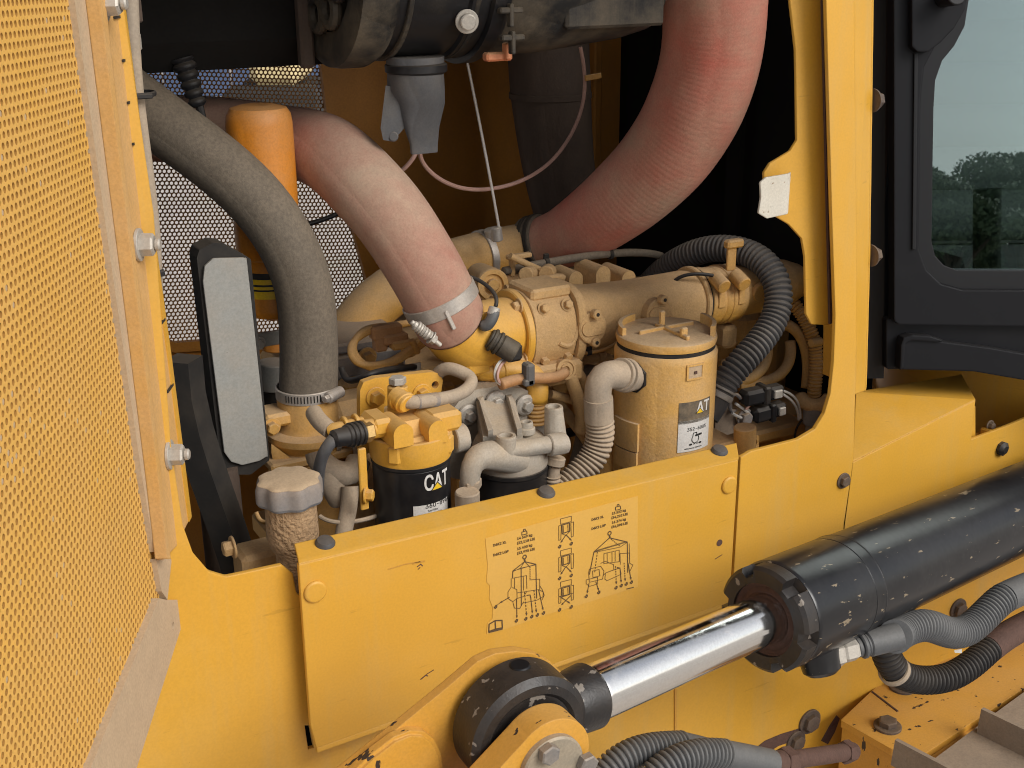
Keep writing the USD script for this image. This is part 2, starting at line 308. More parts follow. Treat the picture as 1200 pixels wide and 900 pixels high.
def hexmesh(poly, p, ang, r, t, O, u, v, n):
    """sheet with round holes: one six-sided cell per hole, lattice pitch p turned by ang, inside poly (plane coordinates)"""
    a1 = p*A([math.cos(ang), math.sin(ang)]); a2 = p*A([math.cos(ang+math.pi/3), math.sin(ang+math.pi/3)])
    x0, y0, x1, y1 = poly.bounds; Mi = np.linalg.inv(A([a1, a2]).T)
    cs = A([Mi@A(q) for q in ((x0, y0), (x1, y0), (x1, y1), (x0, y1))]); lo, hi = np.floor(cs.min(0)).astype(int), np.ceil(cs.max(0)).astype(int)
    i, j = np.meshgrid(np.arange(lo[0], hi[0]+1), np.arange(lo[1], hi[1]+1), indexing='ij')
    c = i.ravel()[:, None]*a1+j.ravel()[:, None]*a2
    import shapely
    c = c[shapely.contains_xy(poly, c[:, 0], c[:, 1])]
    k = 12; th = ang+np.arange(k)*2*math.pi/k
    inner = r*np.stack([np.cos(th), np.sin(th)], 1)
    # the cell is a hexagon with corners at ang+30+60k; mid-sides at ang+60k
    R1 = p/math.sqrt(3); rad = np.where(np.arange(k) % 2 == 1, R1, p/2)
    outer = rad[:, None]*np.stack([np.cos(th), np.sin(th)], 1)
    q = np.arange(k); q2 = (q+1) % k
    cell = [np.stack([q, q2, k+q2], 1), np.stack([q, k+q2, k+q], 1),                     # front ring: outer 0..k, inner k..2k
            np.stack([2*k+q2, 2*k+q, 3*k+q], 1), np.stack([2*k+q2, 3*k+q, 3*k+q2], 1),    # back ring
            np.stack([k+q, k+q2, 3*k+q2], 1), np.stack([k+q, 3*k+q2, 3*k+q], 1)]          # the hole's wall
    cell = np.vstack(cell); pts2 = np.vstack([outer, inner, outer, inner]); dz = np.r_[np.zeros(2*k), np.full(2*k, t)]
    v3 = O+pts2[:, :1]*u+pts2[:, 1:]*v+dz[:, None]*n-A(O)
    cen = A(O)+c[:, :1]*u+c[:, 1:2]*v
    vv = (cen[:, None, :]+v3[None]).reshape(-1, 3); ff = (np.arange(len(c))[:, None, None]*len(v3)+cell[None]).reshape(-1, 3)
    nf = 4*k; sel = np.tile(np.r_[np.ones(nf, bool), np.zeros(2*k, bool)], len(c)); a_, b_ = mk(vv, ff[sel]), mk(vv, ff[~sel])
    a_.remove_unreferenced_vertices(); b_.remove_unreferenced_vertices()
    pick = np.random.default_rng(5).random(len(c)) < .018+.10*(meshkit.noise(np.c_[c*14, np.zeros(len(c))], 3) > .80); cp_ = cen[pick]; th2 = np.arange(8)*2*math.pi/8
    ring = r*1.05*(np.cos(th2)[:, None]*u+np.sin(th2)[:, None]*v)+n*.0006; pv = np.concatenate([cp_[:, None]+n*.0003, cp_[:, None]+ring[None]], 1).reshape(-1, 3)
    pf_ = np.stack([np.zeros(8, int), 1+np.arange(8), 1+(np.arange(8)+1) % 8], 1); pl_ = mk(pv, (np.arange(len(cp_))[:, None, None]*9+pf_[None]).reshape(-1, 3))
    return a_, b_, pl_

# far side: a blue wall and a parked cream machine some metres beyond the far door
def at_ground(px, d):
    r = ray(px, 300); r = r/np.hypot(r[0], r[1]); return A([C[0]+r[0]*d, C[1]+r[1]*d, GZ])
bw = at_ground(250, 17.); wdir = nrm(A([R[0][0], R[0][1], 0.])); wn = np.cross(Z_, wdir)
wall = []
for k in range(-16, 12):
    wall.append(Part('panel', cbox(bw+wdir*k*.9+Z_*2.1, (.86, .1, 4.2), .03, A([wdir, wn, Z_])), 'blue_wall', False))
thing('metal_shed', 'slate blue steel wall glimpsed through the top of the far mesh', 'shed', wall)
cm = at_ground(346, 13.)
mb = [Part('body', cbox(cm+Z_*1.0, (.5, 1.0, .9), .08, A([wdir, wn, Z_])), 'cream_paint'),
      Part('engine_cover', cbox(cm+Z_*1.6+wdir*.1, (.4, .9, .5), .1, A([wdir, wn, Z_])), 'cream_paint'),
      Part('track', cbox(cm+Z_*.28-wn*.45, (1.0, .35, .55), .2, A([wdir, wn, Z_])), 'dark_trim'), Part('track', cbox(cm+Z_*.28+wn*.45, (1.0, .35, .55), .2, A([wdir, wn, Z_])), 'dark_trim')]
thing('parked_machine', 'cream yellow parked machine glimpsed through the far mesh at its upper corner', 'machine', mb)

def tree(pos, h, cr, seed, label):
    r = np.random.default_rng(seed); pos = A(pos, float); limbs = []
    trunk = tube([pos, pos+A([.1, 0, h*.3]), pos+A([0, .15, h*.62])], [h*.045, h*.035, h*.02], 10, .3)
    cs = []
    for k in range(16):
        a = r.uniform(0, 6.28); q = pos+A([math.cos(a)*cr*r.uniform(.2, .85), math.sin(a)*cr*r.uniform(.2, .85), h*r.uniform(.42, .95)])
        cs.append((q, cr*r.uniform(.2, .36)))
        limbs.append(tube([pos+Z_*h*r.uniform(.25, .5), (pos+q)/2+Z_*h*.2, q], [h*.016, h*.01, h*.004], 6, .4))
    n = 1300; vv = []
    for q, rr in cs:
        d = r.normal(size=(n, 3)); d /= np.linalg.norm(d, axis=1)[:, None]; c = q+d*(rr*r.uniform(.3, 1., (n, 1))**.6)*A([1.15, 1.15, .7])
        u = r.normal(size=(n, 3)); u /= np.linalg.norm(u, axis=1)[:, None]; w = np.cross(u, d); w /= np.linalg.norm(w, axis=1)[:, None]+1e-9
        sz = r.uniform(.05, .13, (n, 1)); vv.append(np.stack([c-u*sz, c+w*sz*.5, c+u*sz, c-w*sz*.5], 1).reshape(-1, 3))
    vv = np.vstack(vv); nq = len(vv)//4; f = np.vstack([np.arange(nq)[:, None]*4+A([0, 1, 2]), np.arange(nq)[:, None]*4+A([0, 2, 3])])
    thing('tree', label, 'tree', [Part('trunk', cat(trunk, *limbs), 'bark'), Part('crown', mk(vv, f), 'leaf', False)])

# ================================================================== FAR SIDE OF THE ENGINE BAY
YF = 1.15
meshpx = [(128, 60), (372, 62), (380, 128), (405, 245), (432, 345), (428, 372), (400, 386), (205, 400), (190, 396), (150, 250)]
mp = flat(meshpx, YF, .012)
sheet, walls_, _pl = hexmesh(mp.buffer(.012), .0088, math.radians(-5), .0034, .002, A([0, YF+.003, 0]), X_, Z_, Y_)
x0, z0 = P(60, -60, YF)[[0, 2]]; x1, z1 = P(1010, 900, YF)[[0, 2]]
fd = sbox(x0, P(190, 470, YF)[2], P(700, 200, YF)[0], .30).difference(mp)
slots = [flat([(590, 419), (623, 416), (623, 422), (590, 425)], YF), flat([(190, 438), (207, 437), (207, 441), (190, 442)], YF), flat([(221, 436), (245, 433), (245, 437), (221, 440)], YF)]
for s_ in slots: fd = fd.difference(s_)
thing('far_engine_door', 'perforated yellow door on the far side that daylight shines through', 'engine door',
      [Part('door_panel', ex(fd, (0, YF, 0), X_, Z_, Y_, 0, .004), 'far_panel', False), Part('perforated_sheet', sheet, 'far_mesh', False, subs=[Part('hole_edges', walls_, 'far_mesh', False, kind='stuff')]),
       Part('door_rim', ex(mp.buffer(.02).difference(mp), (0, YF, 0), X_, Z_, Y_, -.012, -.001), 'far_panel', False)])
zl = P(190, 470, YF)[2]
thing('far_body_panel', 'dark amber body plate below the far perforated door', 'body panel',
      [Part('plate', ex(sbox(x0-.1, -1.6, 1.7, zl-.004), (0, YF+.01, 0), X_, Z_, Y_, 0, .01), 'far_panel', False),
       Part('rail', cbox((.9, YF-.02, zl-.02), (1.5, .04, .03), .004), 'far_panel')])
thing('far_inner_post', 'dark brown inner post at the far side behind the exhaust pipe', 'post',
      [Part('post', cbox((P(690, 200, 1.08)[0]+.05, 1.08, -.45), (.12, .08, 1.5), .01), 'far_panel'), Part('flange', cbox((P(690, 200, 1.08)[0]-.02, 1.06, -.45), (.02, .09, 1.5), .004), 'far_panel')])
# bulkhead, hood roof, belly
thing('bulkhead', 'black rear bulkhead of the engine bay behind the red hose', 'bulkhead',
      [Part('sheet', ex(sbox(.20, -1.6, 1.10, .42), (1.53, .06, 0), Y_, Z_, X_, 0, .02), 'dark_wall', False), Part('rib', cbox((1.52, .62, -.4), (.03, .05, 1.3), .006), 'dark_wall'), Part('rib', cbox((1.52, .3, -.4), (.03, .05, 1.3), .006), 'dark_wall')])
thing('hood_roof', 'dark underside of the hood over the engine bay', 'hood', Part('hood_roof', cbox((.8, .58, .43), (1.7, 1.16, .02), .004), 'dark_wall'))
hz_ = .14
thing('hood_side', 'yellow hood side above the engine bay opening', 'hood', [Part('side_sheet', ex(sbox(.2, hz_+.02, 1.30, .44), (0, .004, 0), X_, Z_, Y_, 0, .006), 'yellow', False)])
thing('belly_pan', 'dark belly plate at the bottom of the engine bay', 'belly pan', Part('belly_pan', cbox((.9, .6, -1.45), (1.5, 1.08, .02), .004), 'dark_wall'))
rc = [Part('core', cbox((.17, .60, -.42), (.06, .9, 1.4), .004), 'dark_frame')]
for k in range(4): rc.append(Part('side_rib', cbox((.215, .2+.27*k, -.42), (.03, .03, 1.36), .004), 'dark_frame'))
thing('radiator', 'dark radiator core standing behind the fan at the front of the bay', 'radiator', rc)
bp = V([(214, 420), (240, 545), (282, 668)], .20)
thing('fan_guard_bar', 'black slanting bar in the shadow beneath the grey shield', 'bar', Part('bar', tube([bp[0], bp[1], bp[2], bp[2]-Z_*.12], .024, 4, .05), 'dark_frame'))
q = P(312, 650, .16)
thing('lower_bracket', 'tan dusty bracket block low behind the oil filler neck', 'bracket', [Part('block', cbox(q-Z_*.03, (.075, .05, .09), .006), 'engine_dust'), Part('bolt', bolt(P(274, 641, .15), -X_, .02), 'engine_dust')])
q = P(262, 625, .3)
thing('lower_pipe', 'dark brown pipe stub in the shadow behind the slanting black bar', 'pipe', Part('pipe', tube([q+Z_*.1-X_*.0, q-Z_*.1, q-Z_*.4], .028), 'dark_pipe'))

# ================================================================== OPEN ENGINE DOOR (left)
al = math.radians(118.); dd = A([math.cos(al), -math.sin(al), 0.]); dn = np.cross(Z_, dd); dn = dn if dn[0] > 0 else -dn
HO = A([.243, 0., 0.])
def DP(px, py): q = PN(px, py, HO, dn)-HO; return (q@dd, q[2])
def dpoly(pts, r=0.): return rnd(Polygon([DP(*p) for p in pts]).buffer(0), r)
edge_t, edge_m, edge_b = DP(81, -30), DP(165, 560), DP(188, 692)
cb = DP(97, 905); sl = (cb[1]-edge_b[1])/(cb[0]-edge_b[0])
zb = lambda s: edge_b[1]+sl*(s-edge_b[0])
smax = .60
grille = Polygon([edge_t, (smax, edge_t[1]), (smax, zb(smax)), edge_b, edge_m])
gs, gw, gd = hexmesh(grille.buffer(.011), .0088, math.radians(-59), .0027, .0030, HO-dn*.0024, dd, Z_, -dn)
fl = dpoly([(79, -30), (94, -30), (140, 330), (176, 640), (192, 660), (192, 706), (216, 703), (152, 905), (95, 905), (186, 693), (163, 560), (125, 300)])
hole = Point(DP(198, 734)).buffer(.0045)
side = unary_union([dpoly([(79, -30), (94, -30), (140, 330), (179, 655), (198, 655), (193, 703), (186, 693), (163, 560), (125, 300)])])
bot = dpoly([(181, 701), (190, 703), (218, 703), (150, 915), (94, 915)]).difference(hole)
strap = dpoly([(96, -30), (126, -30), (150, 160), (166, 280), (186, 420), (204, 560), (211, 610), (196, 640), (180, 656), (166, 545), (140, 330), (118, 160)])
lip = dpoly([(122, -30), (128, -30), (153, 160), (169, 280), (189, 420), (207, 560), (213, 606), (210, 612), (203, 560), (185, 420), (164, 280), (148, 160)])
fold = dpoly([(92, -30), (99, -30), (121, 160), (143, 330), (169, 545), (182, 655), (178, 655), (165, 545), (138, 330), (116, 160)])
ticks = []
for (px, py) in ((124, 20), (134, 70), (140, 119), (146, 167), (154, 210), (160, 256), (177, 378), (187, 455)):
    s0, z0_ = DP(px, py); ticks.append(Part('notch', ex(sbox(s0-.012, z0_-.0012, s0+.012, z0_+.0012), HO, dd, Z_, dn, .0105, .0122), 'black_print', False))
bolts = []
for (px, py) in ((106, 4), (149, 287), (186, 533)):
    s0, z0_ = DP(px, py); o = HO+dd*s0+Z_*z0_+dn*.0105
    bolts.append(Part('bolt', bolt(o, dn, .0225, .013, True, 6, .2, .006), 'zinc'))
thing('engine_door', 'open perforated yellow engine door swung towards the camera on the left', 'engine door',
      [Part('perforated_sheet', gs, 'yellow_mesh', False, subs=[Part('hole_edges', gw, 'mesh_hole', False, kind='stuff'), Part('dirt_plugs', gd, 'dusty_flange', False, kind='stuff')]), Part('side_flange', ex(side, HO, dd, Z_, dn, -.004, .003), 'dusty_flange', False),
       Part('bottom_flange', ex(bot, HO, dd, Z_, dn, -.004, .0045), 'dusty_flange', False),
       Part('outer_rim', ex(Polygon([(smax, .06), (smax+.03, .06), (smax+.03, zb(smax+.03)), (smax, zb(smax))]), HO, dd, Z_, dn, -.01, .01), 'yellow', False),
       Part('hinge_strap', ex(strap, HO, dd, Z_, dn, .0035, .010), 'yellow_dusty', False), Part('strap_fold', ex(fold, HO, dd, Z_, dn, .0032, .016), 'yellow_dusty', False),
       Part('edge_seal', ex(lip, HO, dd, Z_, dn, .004, .0115), 'yellow', False)]+bolts+ticks)

# ================================================================== BODY: lower plate, side panel, right pillar, fender cover
YB = .014
openpx = [(348, 700), (343, 672), (330, 662), (265, 676), (245, 670), (226, 648), (214, 615), (200, 520), (180, 250), (120, -160), (1040, -160), (1050, 500), (870, 548), (866, 572), (850, 585), (600, 655)]
bo = Polygon([(P(*q, YB)[0], P(*q, YB)[2]) for q in openpx]).buffer(-.012).buffer(.012)
outer = sbox(P(60, 800, YB)[0], -1.42, P(1220, 700, YB)[0]+.9, -.05)
lowcut = sbox(1.03, -.9, 2.4, .2)
body = outer.difference(bo).difference(Polygon([(P(*q, YB)[0], P(*q, YB)[2]) for q in [(990, 550), (1143, 476), (1143, 520), (1400, 440), (1800, 400), (1800, -400), (990, -400)]]))
slot = flat([(357, 850), (363, 850), (368, 876), (361, 878)], YB)
body = body.difference(slot)
thing('lower_body_plate', 'yellow lower body plate with rounded cutout beside and beneath the decal panel', 'body plate',
      [Part('plate', ex(body, (0, YB, 0), X_, Z_, Y_, 0, .006), 'yellow', False),
       Part('bolt', bolt(P(948, 845, YB), -Y_, .030, .008), 'rust_bolt'), Part('bolt', bolt(P(1122, 713, YB), -Y_, .026, .008), 'rust_bolt'), Part('bolt', bolt(P(932, 868, YB), -Y_, .026, .008), 'rust_bolt'),
       *[Part('stain', ex(flat(q_, YB), (0, YB, 0), X_, Z_, -Y_, .0001, .0006), 'rust', False) for q_ in ([(886, 876), (896, 868), (915, 860), (938, 853), (941, 860), (930, 868), (912, 874), (900, 882), (888, 884)], [(962, 868), (972, 850), (980, 838), (984, 842), (978, 858), (970, 872)])],
       Part('seam', ex(flat([(790, 800), (792, 800), (792, 880), (790, 880)], YB), (0, YB-.001, 0), X_, Z_, Y_, -.001, .001), 'yellow_chipped', False)])
# side panel with decal
YP = -.012
front = flat([(350, 662), (865, 539), (857, 670), (853, 706), (660, 780), (452, 850), (371, 877), (364, 850)], YP)
fz = lambda px, py, y: P(px, py, y)
tl, tr, cl, cr = P(345, 637, .022), P(863, 519, .022), P(350, 661, YP), P(865, 539.5, YP)
def bandstrip(a, b, c, d, t=.004):
    n = nrm(np.cross(b-a, d-a)); n = n if n@Y_ > 0 else -n
    return hull([a, b, c, d, a+n*t, b+n*t, c+n*t, d+n*t])
# crease rounded in three facets
def lerp(a, b, t): return a+(b-a)*t
f1 = bandstrip(tl, tr, lerp(cr, tr, .22)+A([0, -.002, 0]), lerp(cl, tl, .22)+A([0, -.002, 0]))
f2 = bandstrip(lerp(cl, tl, .22)+A([0, -.002, 0]), lerp(cr, tr, .22)+A([0, -.002, 0]), cr, cl)
left_edge = hull([cl, P(368, 877, YP), P(371, 877, YP), cl+X_*.004, cl+Y_*.02, P(368, 877, YP)+Y_*.02])
bl, br = P(371, 876.5, YP), P(853, 705.5, YP)
bottom_lip = bandstrip(bl, br, br+A([0, -.002, -.006]), bl+A([0, -.002, -.006]))
parts = [Part('panel_face', ex(front, (0, YP, 0), X_, Z_, Y_, 0, .006), 'yellow', False), Part('top_flange', cat(f1, f2), 'yellow', 25), Part('bottom_lip', bottom_lip, 'yellow', False)]
fn = nrm(np.cross(tr-tl, cl-tl)); fn = fn if fn[1] < 0 else -fn
def onfl(px, py): return PN(px, py, tl, fn)
for (px, py) in ((381, 637), (640, 578), (843, 529)):
    o = onfl(px, py); parts.append(Part('stud', lathe([(.0118, 0), (.0118, .002), (.0095, .0055), (.005, .0065), (.0001, .0068)], o, fn, 20), 'stud_grey'))
for (px, py, r) in ((369, 693, .0135), (854, 568, .0125)):
    o = P(px, py, YP); parts.append(Part('plug', lathe([(r, 0), (r, .0022), (r*.86, .0038), (.0001, .0040)], o, -Y_, 24), 'yellow'))
parts.append(Part('hole', lathe([(.005, 0), (.005, .0006), (.0001, .0006)], P(843, 636, YP), -Y_, 12), 'rust'))
# loading decal: film, line drawings, writing
def K(x, y): q = P(560+x/5.295, 580+y/5.295, YP); return (q[0], q[2])
film = Polygon([K(*p) for p in [(45, 268), (300, 195), (590, 112), (800, 55), (992, 5), (990, 300), (992, 570), (800, 628), (600, 690), (430, 740), (158, 836), (54, 862), (58, 795), (88, 768), (92, 700), (70, 640), (74, 560), (52, 540), (60, 440)]])
parts_d = [Part('film', ex(film, (0, YP, 0), X_, Z_, -Y_, 0.0002, .0006), 'decal_film', False)]
ink = []
def ln(*pts, w=.0011): ink.append(LineString([K(*p) for p in pts]).buffer(w/2, cap_style=2, quad_segs=2))
def dash(a, b, w=.0009, n=7):
    a, b = A(a, float), A(b, float)
    for k in range(n): ln(tuple(a+(b-a)*(k/n)), tuple(a+(b-a)*((k+.6)/n)), w=w)
def arrow(a, b, w=.0010, d=False):
    (dash if d else ln)(a, b, w=w); a, b = A(a, float), A(b, float); t = (b-a)/np.linalg.norm(b-a); s = A([-t[1], t[0]])
    ink.append(Polygon([K(*(b+t*7)), K(*(b-t*9+s*6)), K(*(b-t*9-s*6))]))
def hook(x, y): ln((x+7, y-9), (x+6, y+2), (x, y+9), (x-7, y+5), (x-6, y-1), w=.0016); ink.append(Point(K(x+2, y-6)).buffer(.0012, 3))
W1, W2 = .0006, .0011
def hooktop(x, y): ink.append(Point(K(x, y)).buffer(.0032, 8).difference(Point(K(x, y)).buffer(.0019, 8))); ln((x, y+14), (x+2, y+28), w=.0022)
def weight(x, y): ln((x-16, y+4), (x+14, y-3), (x+16, y+16), (x-16, y+23), (x-16, y+4), w=.0009); ln((x-6, y), (x-5, y-12), (x+5, y-14), (x+6, y-3), w=.0009)
weight(287, 224); weight(868, 70)
hooktop(288, 383)
ln((288, 412), (215, 470), w=W2); ln((288, 412), (358, 428), w=W2); ln((215, 470), (358, 428), w=W1); ln((215, 474), (262, 452), (358, 432), w=W1); ln((288, 412), (322, 445), w=W1); ln((288, 412), (262, 452), w=W1)
ln((215, 470), (213, 512), w=W2); ln((267, 452), (268, 688), w=W2); dash((322, 445), (322, 525)); ln((358, 428), (363, 640), w=W2)
arrow((238, 640), (240, 755)); arrow((288, 600), (300, 740), d=True); ln((300, 622), (322, 618), (327, 640), w=W2); arrow((327, 640), (336, 725)); arrow((346, 590), (361, 720), d=True); arrow((375, 585), (402, 706)); arrow((195, 632), (140, 665)); dash((135, 668), (112, 684), n=3)
for q_ in ((108, 692), (237, 778), (295, 766), (332, 752), (367, 742), (405, 730)): hook(*q_)
for pl in ([(212, 515), (300, 498), (302, 580)], [(205, 515), (205, 570), (185, 600), (185, 640), (215, 660)], [(212, 572), (240, 585), (242, 640), (215, 660), (225, 700), (258, 702), (282, 660)], [(320, 525), (382, 520), (382, 585)], [(240, 606), (375, 585), (405, 600), (402, 630), (362, 652), (280, 668)], [(225, 515), (226, 575)], [(280, 504), (282, 590)], [(382, 560), (400, 590), (410, 620), (396, 650)], [(242, 640), (282, 628), (300, 600)]): ln(*pl, w=W1)
for k, (ox, oy) in enumerate(((0, 0), (0, 197), (0, 392))):
    o = lambda x, y: (x+ox, y+oy)
    ln(o(511, 147), o(578, 130), o(578, 163), o(512, 180), o(511, 147), w=W1); ln(o(520, 185), o(566, 172), o(568, 222), o(522, 238), o(520, 185), w=.0012)
    ln(o(528, 190), o(530, 232), w=W1); ln(o(556, 182), o(558, 222), w=W1); ln(o(500, 190), o(516, 184), o(513, 275), o(500, 280), o(500, 190), w=W1); ln(o(575, 170), o(592, 165), o(590, 255), o(578, 260), o(575, 170), w=W1)
    if k < 2: arrow(o(545, 245), o(515, 290)); arrow(o(545, 245), o(576, 277)); ln(o(522, 240), o(545, 248), o(568, 225), w=W1)
    else: arrow(o(505, 235), o(566, 275)); arrow(o(580, 225), o(520, 285)); ln(o(500, 238), o(590, 215), w=W1)
    hook(*o(505, 318)); hook(*o(577, 300))
hooktop(815, 236)
ln((815, 264), (718, 352), w=W2); ln((815, 264), (925, 290), w=W2); ln((718, 352), (925, 290), w=W1); ln((722, 346), (920, 286), w=W1); dash((815, 264), (882, 318)); ln((720, 354), (880, 322), (925, 292), w=W1)
ln((718, 352), (690, 492), w=W2); dash((740, 350), (722, 485)); ln((925, 290), (928, 480), w=W2); ln((937, 300), (940, 420), w=W1)
for pl in ([(780, 362), (875, 340), (876, 412), (780, 424), (780, 362)], [(800, 357), (801, 418)], [(830, 350), (831, 412)], [(850, 346), (850, 410)], [(760, 422), (790, 410), (840, 430), (842, 462), (790, 482), (775, 500)], [(690, 458), (760, 440), (780, 470), (772, 520), (690, 540), (685, 480), (690, 458)], [(670, 525), (740, 508), (742, 550), (692, 565), (670, 548), (670, 525)], [(790, 482), (880, 450), (887, 490), (800, 530), (786, 520), (790, 482)], [(880, 362), (940, 358), (940, 422), (960, 432), (942, 470)], [(880, 362), (882, 430)], [(710, 470), (750, 460), (755, 500), (712, 510), (710, 470)], [(842, 462), (882, 452)]): ln(*pl, w=W1)
arrow((688, 545), (677, 602)); arrow((730, 535), (746, 585)); arrow((852, 440), (857, 545), d=True); ln((862, 448), (880, 452), w=W2); arrow((880, 452), (887, 535)); arrow((905, 420), (912, 526), d=True); arrow((930, 420), (947, 518))
for q_ in ((670, 626), (748, 602), (855, 573), (887, 560), (918, 550), (950, 539)): hook(*q_)
ln((66, 845), (68, 800), (105, 778), (108, 830), (66, 845), w=.0016); ln((108, 830), (105, 778), (148, 776), (150, 822), (108, 830), w=.0016); ln((64, 848), (108, 838), (152, 826), w=.003)
ln((920, 582), (965, 571), w=.0012)
parts_d.append(Part('line_drawing', ex(unary_union(ink).intersection(film.buffer(.004)), (0, YP, 0), X_, Z_, -Y_, .0008, .0012), 'decal_ink', False))
def words(txt, x, y, h, bold=True, mat='decal_ink'):
    t = meshkit.text_mesh(txt, h, .0004, bold); a = K(x, y); vv = t.vertices.copy(); t.vertices = A([a[0], YP-.0008, a[1]])+vv[:, :1]*X_+vv[:, 1:2]*Z_-vv[:, 2:]*Y_
    t.invert(); return Part('lettering', t, mat, False)
for txt, x, y in (('D6K2 XL', 92, 319), ('D6K2 LGP', 92, 380), ('14 569 kg', 240, 278), ('(32,118 LB)', 240, 306), ('15 420 kg', 240, 341), ('(33,995 LB)', 240, 369), ('D6K2 XL', 702, 160), ('D6K2 LGP', 702, 216), ('15 522 kg', 828, 122), ('(34,222 LB)', 825, 149), ('16 374 kg', 828, 178), ('(36,098 LB)', 825, 206)):
    parts_d.append(words(txt, x, y, .0033))
def stain(pts, y, w=None, mat='rust', nm='scratch'):
    g = LineString([(P(*q, y)[0], P(*q, y)[2]) for q in pts]).buffer(w) if w else Polygon([(P(*q, y)[0], P(*q, y)[2]) for q in pts])
    return Part(nm, ex(g, (0, y, 0), X_, Z_, -Y_, .0001, .0005), mat, False)
parts += [stain([(455, 667), (475, 661), (492, 658)], YP, .0006, 'yellow_chipped'), stain([(484, 660.5), (491, 658.5), (497, 657.5)], YP, .0009, 'yellow_chipped'), stain([(489, 664), (493, 661), (495, 663)], YP, .0006), stain([(490, 667), (492, 665)], YP, .0005), stain([(493, 796), (499, 791), (501, 792)], YP, .0007), stain([(500, 790), (508, 785)], YP, .0005), stain([(704, 646), (740, 640)], YP, .0003, 'yellow_chipped'), stain([(722, 608), (726, 607)], YP, .0007), stain([(838, 655), (846, 650)], YP, .0005)]
thing('engine_side_panel', 'yellow engine side panel with black studs along its folded top edge', 'side panel', parts)
thing('lifting_decal', 'worn lifting diagram decal with crane hook drawings and weights on the yellow side panel', 'decal', parts_d)

# right pillar and its lower plate
pf = flat([(966, -80), (1000, -80), (1004, 300), (1003, 430), (1000, 540), (990, 615), (985, 690), (930, 760), (854, 710), (860, 670), (868, 536), (880, 529), (935, 515), (955, 503), (966, 485), (973, 462), (977, 425), (979, 370), (975, 250)], 0., .002)
pa, pb = P(1000, -80, 0), P(1002, 470, 0)
c1 = [P(1000, -80, 0), P(1004, 300, 0), P(1003, 430, 0), P(1002, 462, 0)]
c2 = [P(1023, -80, .03), P(1018, 300, .03), P(1014, 452, .03), P(1013, 458, .03)]
cham = cat(*[bandstrip(c1[k], c2[k], c2[k+1], c1[k+1], .004) for k in range(3)])
sidep = cat(*[bandstrip(c2[k], c2[k]+Y_*.09, c2[k+1]+Y_*.09, c2[k+1], .003) for k in range(3)])
pp = [Part('front_plate', ex(pf, (0, 0, 0), X_, Z_, Y_, 0, .006), 'yellow', False), Part('chamfer', cham, 'yellow', False), Part('return_flange', sidep, 'yellow', False)]
for (px, py) in ((1020, 118), (1018, 300)):
    o = P(px, py, .035)+X_*.0035; pp.append(Part('bolt', bolt(o, X_, .022, .012, True, 6, .2), 'rust_bolt'))
pp.append(Part('rust_bolt', bolt(P(988, 563, 0), -Y_, .017, .006), 'rust_bolt'))
thing('hood_pillar', 'tall yellow post and lower plate at the right of the engine bay opening', 'pillar', pp)
# inner flange with its lobes
fo = [(926, -80), (937, 60), (937, 165), (930, 178), (911, 193), (905, 205), (907, 250), (928, 264), (941, 280), (944, 300), (945, 368), (951, 380), (974, 381), (972, 250), (962, -80)]
pg = flat(fo, .03, .004); x2 = P(968, 200, .03)[0]
e = ex(pg, (0, .03, 0), X_, Z_, Y_, 0, .004); e = sub2(e, .02); e.vertices[:, 1] += np.clip((x2-e.vertices[:, 0])/.08, 0, 1.2)**2*.012
thing('door_seal_flange', 'lobed yellow flange along the inner edge of the right post', 'flange',
      [Part('flange', e, 'yellow', 40), Part('rubber_strip', plate([(962, -80), (966.5, -80), (977, 378), (973, 380)], .026, .004), 'rust', False)])
lt = flat([(891, 214), (898, 208), (931, 202.5), (936.5, 248), (899, 256), (889, 250), (892, 231)], .012, .003)
e = ex(lt, (0, .012, 0), X_, Z_, Y_, 0, .003); e = sub2(e, .008); xr = P(932, 220, .012)[0]; e.vertices[:, 1] += np.clip((e.vertices[:, 0]-xr+.014)/.014, 0, 1.3)**2*.012
thing('latch_tab', 'pale worn metal latch tab on the right post of the opening', 'latch', [Part('tab', e, 'latch_white', 40), ])

# fender cover with its sloping top
Aa, Bb, Cc, Dd = P(1003, 459, .11), P(1127, 439, .11), P(1143, 469, .0), P(999, 541.5, .0)
lower = Polygon([(P(*q, 0)[0], P(*q, 0)[2]) for q in [(999.5, 542), (1143, 469), (1138, 515), (1178, 500), (1230, 478), (1230, 560), (1100, 690), (984, 760), (988.5, 616)]])
mesh_low = ex(lower, (0, 0, 0), X_, Z_, Y_, 0, .005)
top = bandstrip(Aa, Bb, Cc+A([0, 0, .001]), Dd+A([0, 0, .001]), .005)
endc = bandstrip(Bb, Cc, P(1138, 515, 0), Bb-Z_*.12, .005)
thing('fender_cover', 'yellow folded cover with a sloping top between the right post and the cab', 'cover',
      [Part('lower_face', mesh_low, 'yellow', False), Part('sloping_top', top, 'yellow', False), Part('end_face', endc, 'yellow', False),
       Part('rubber_knob', lathe([(.012, 0), (.012, .006), (.006, .010), (.0001, .01)], P(1173, 525, 0), -Y_, 8), 'rubber_black')])
q = P(1178, 470, .2)
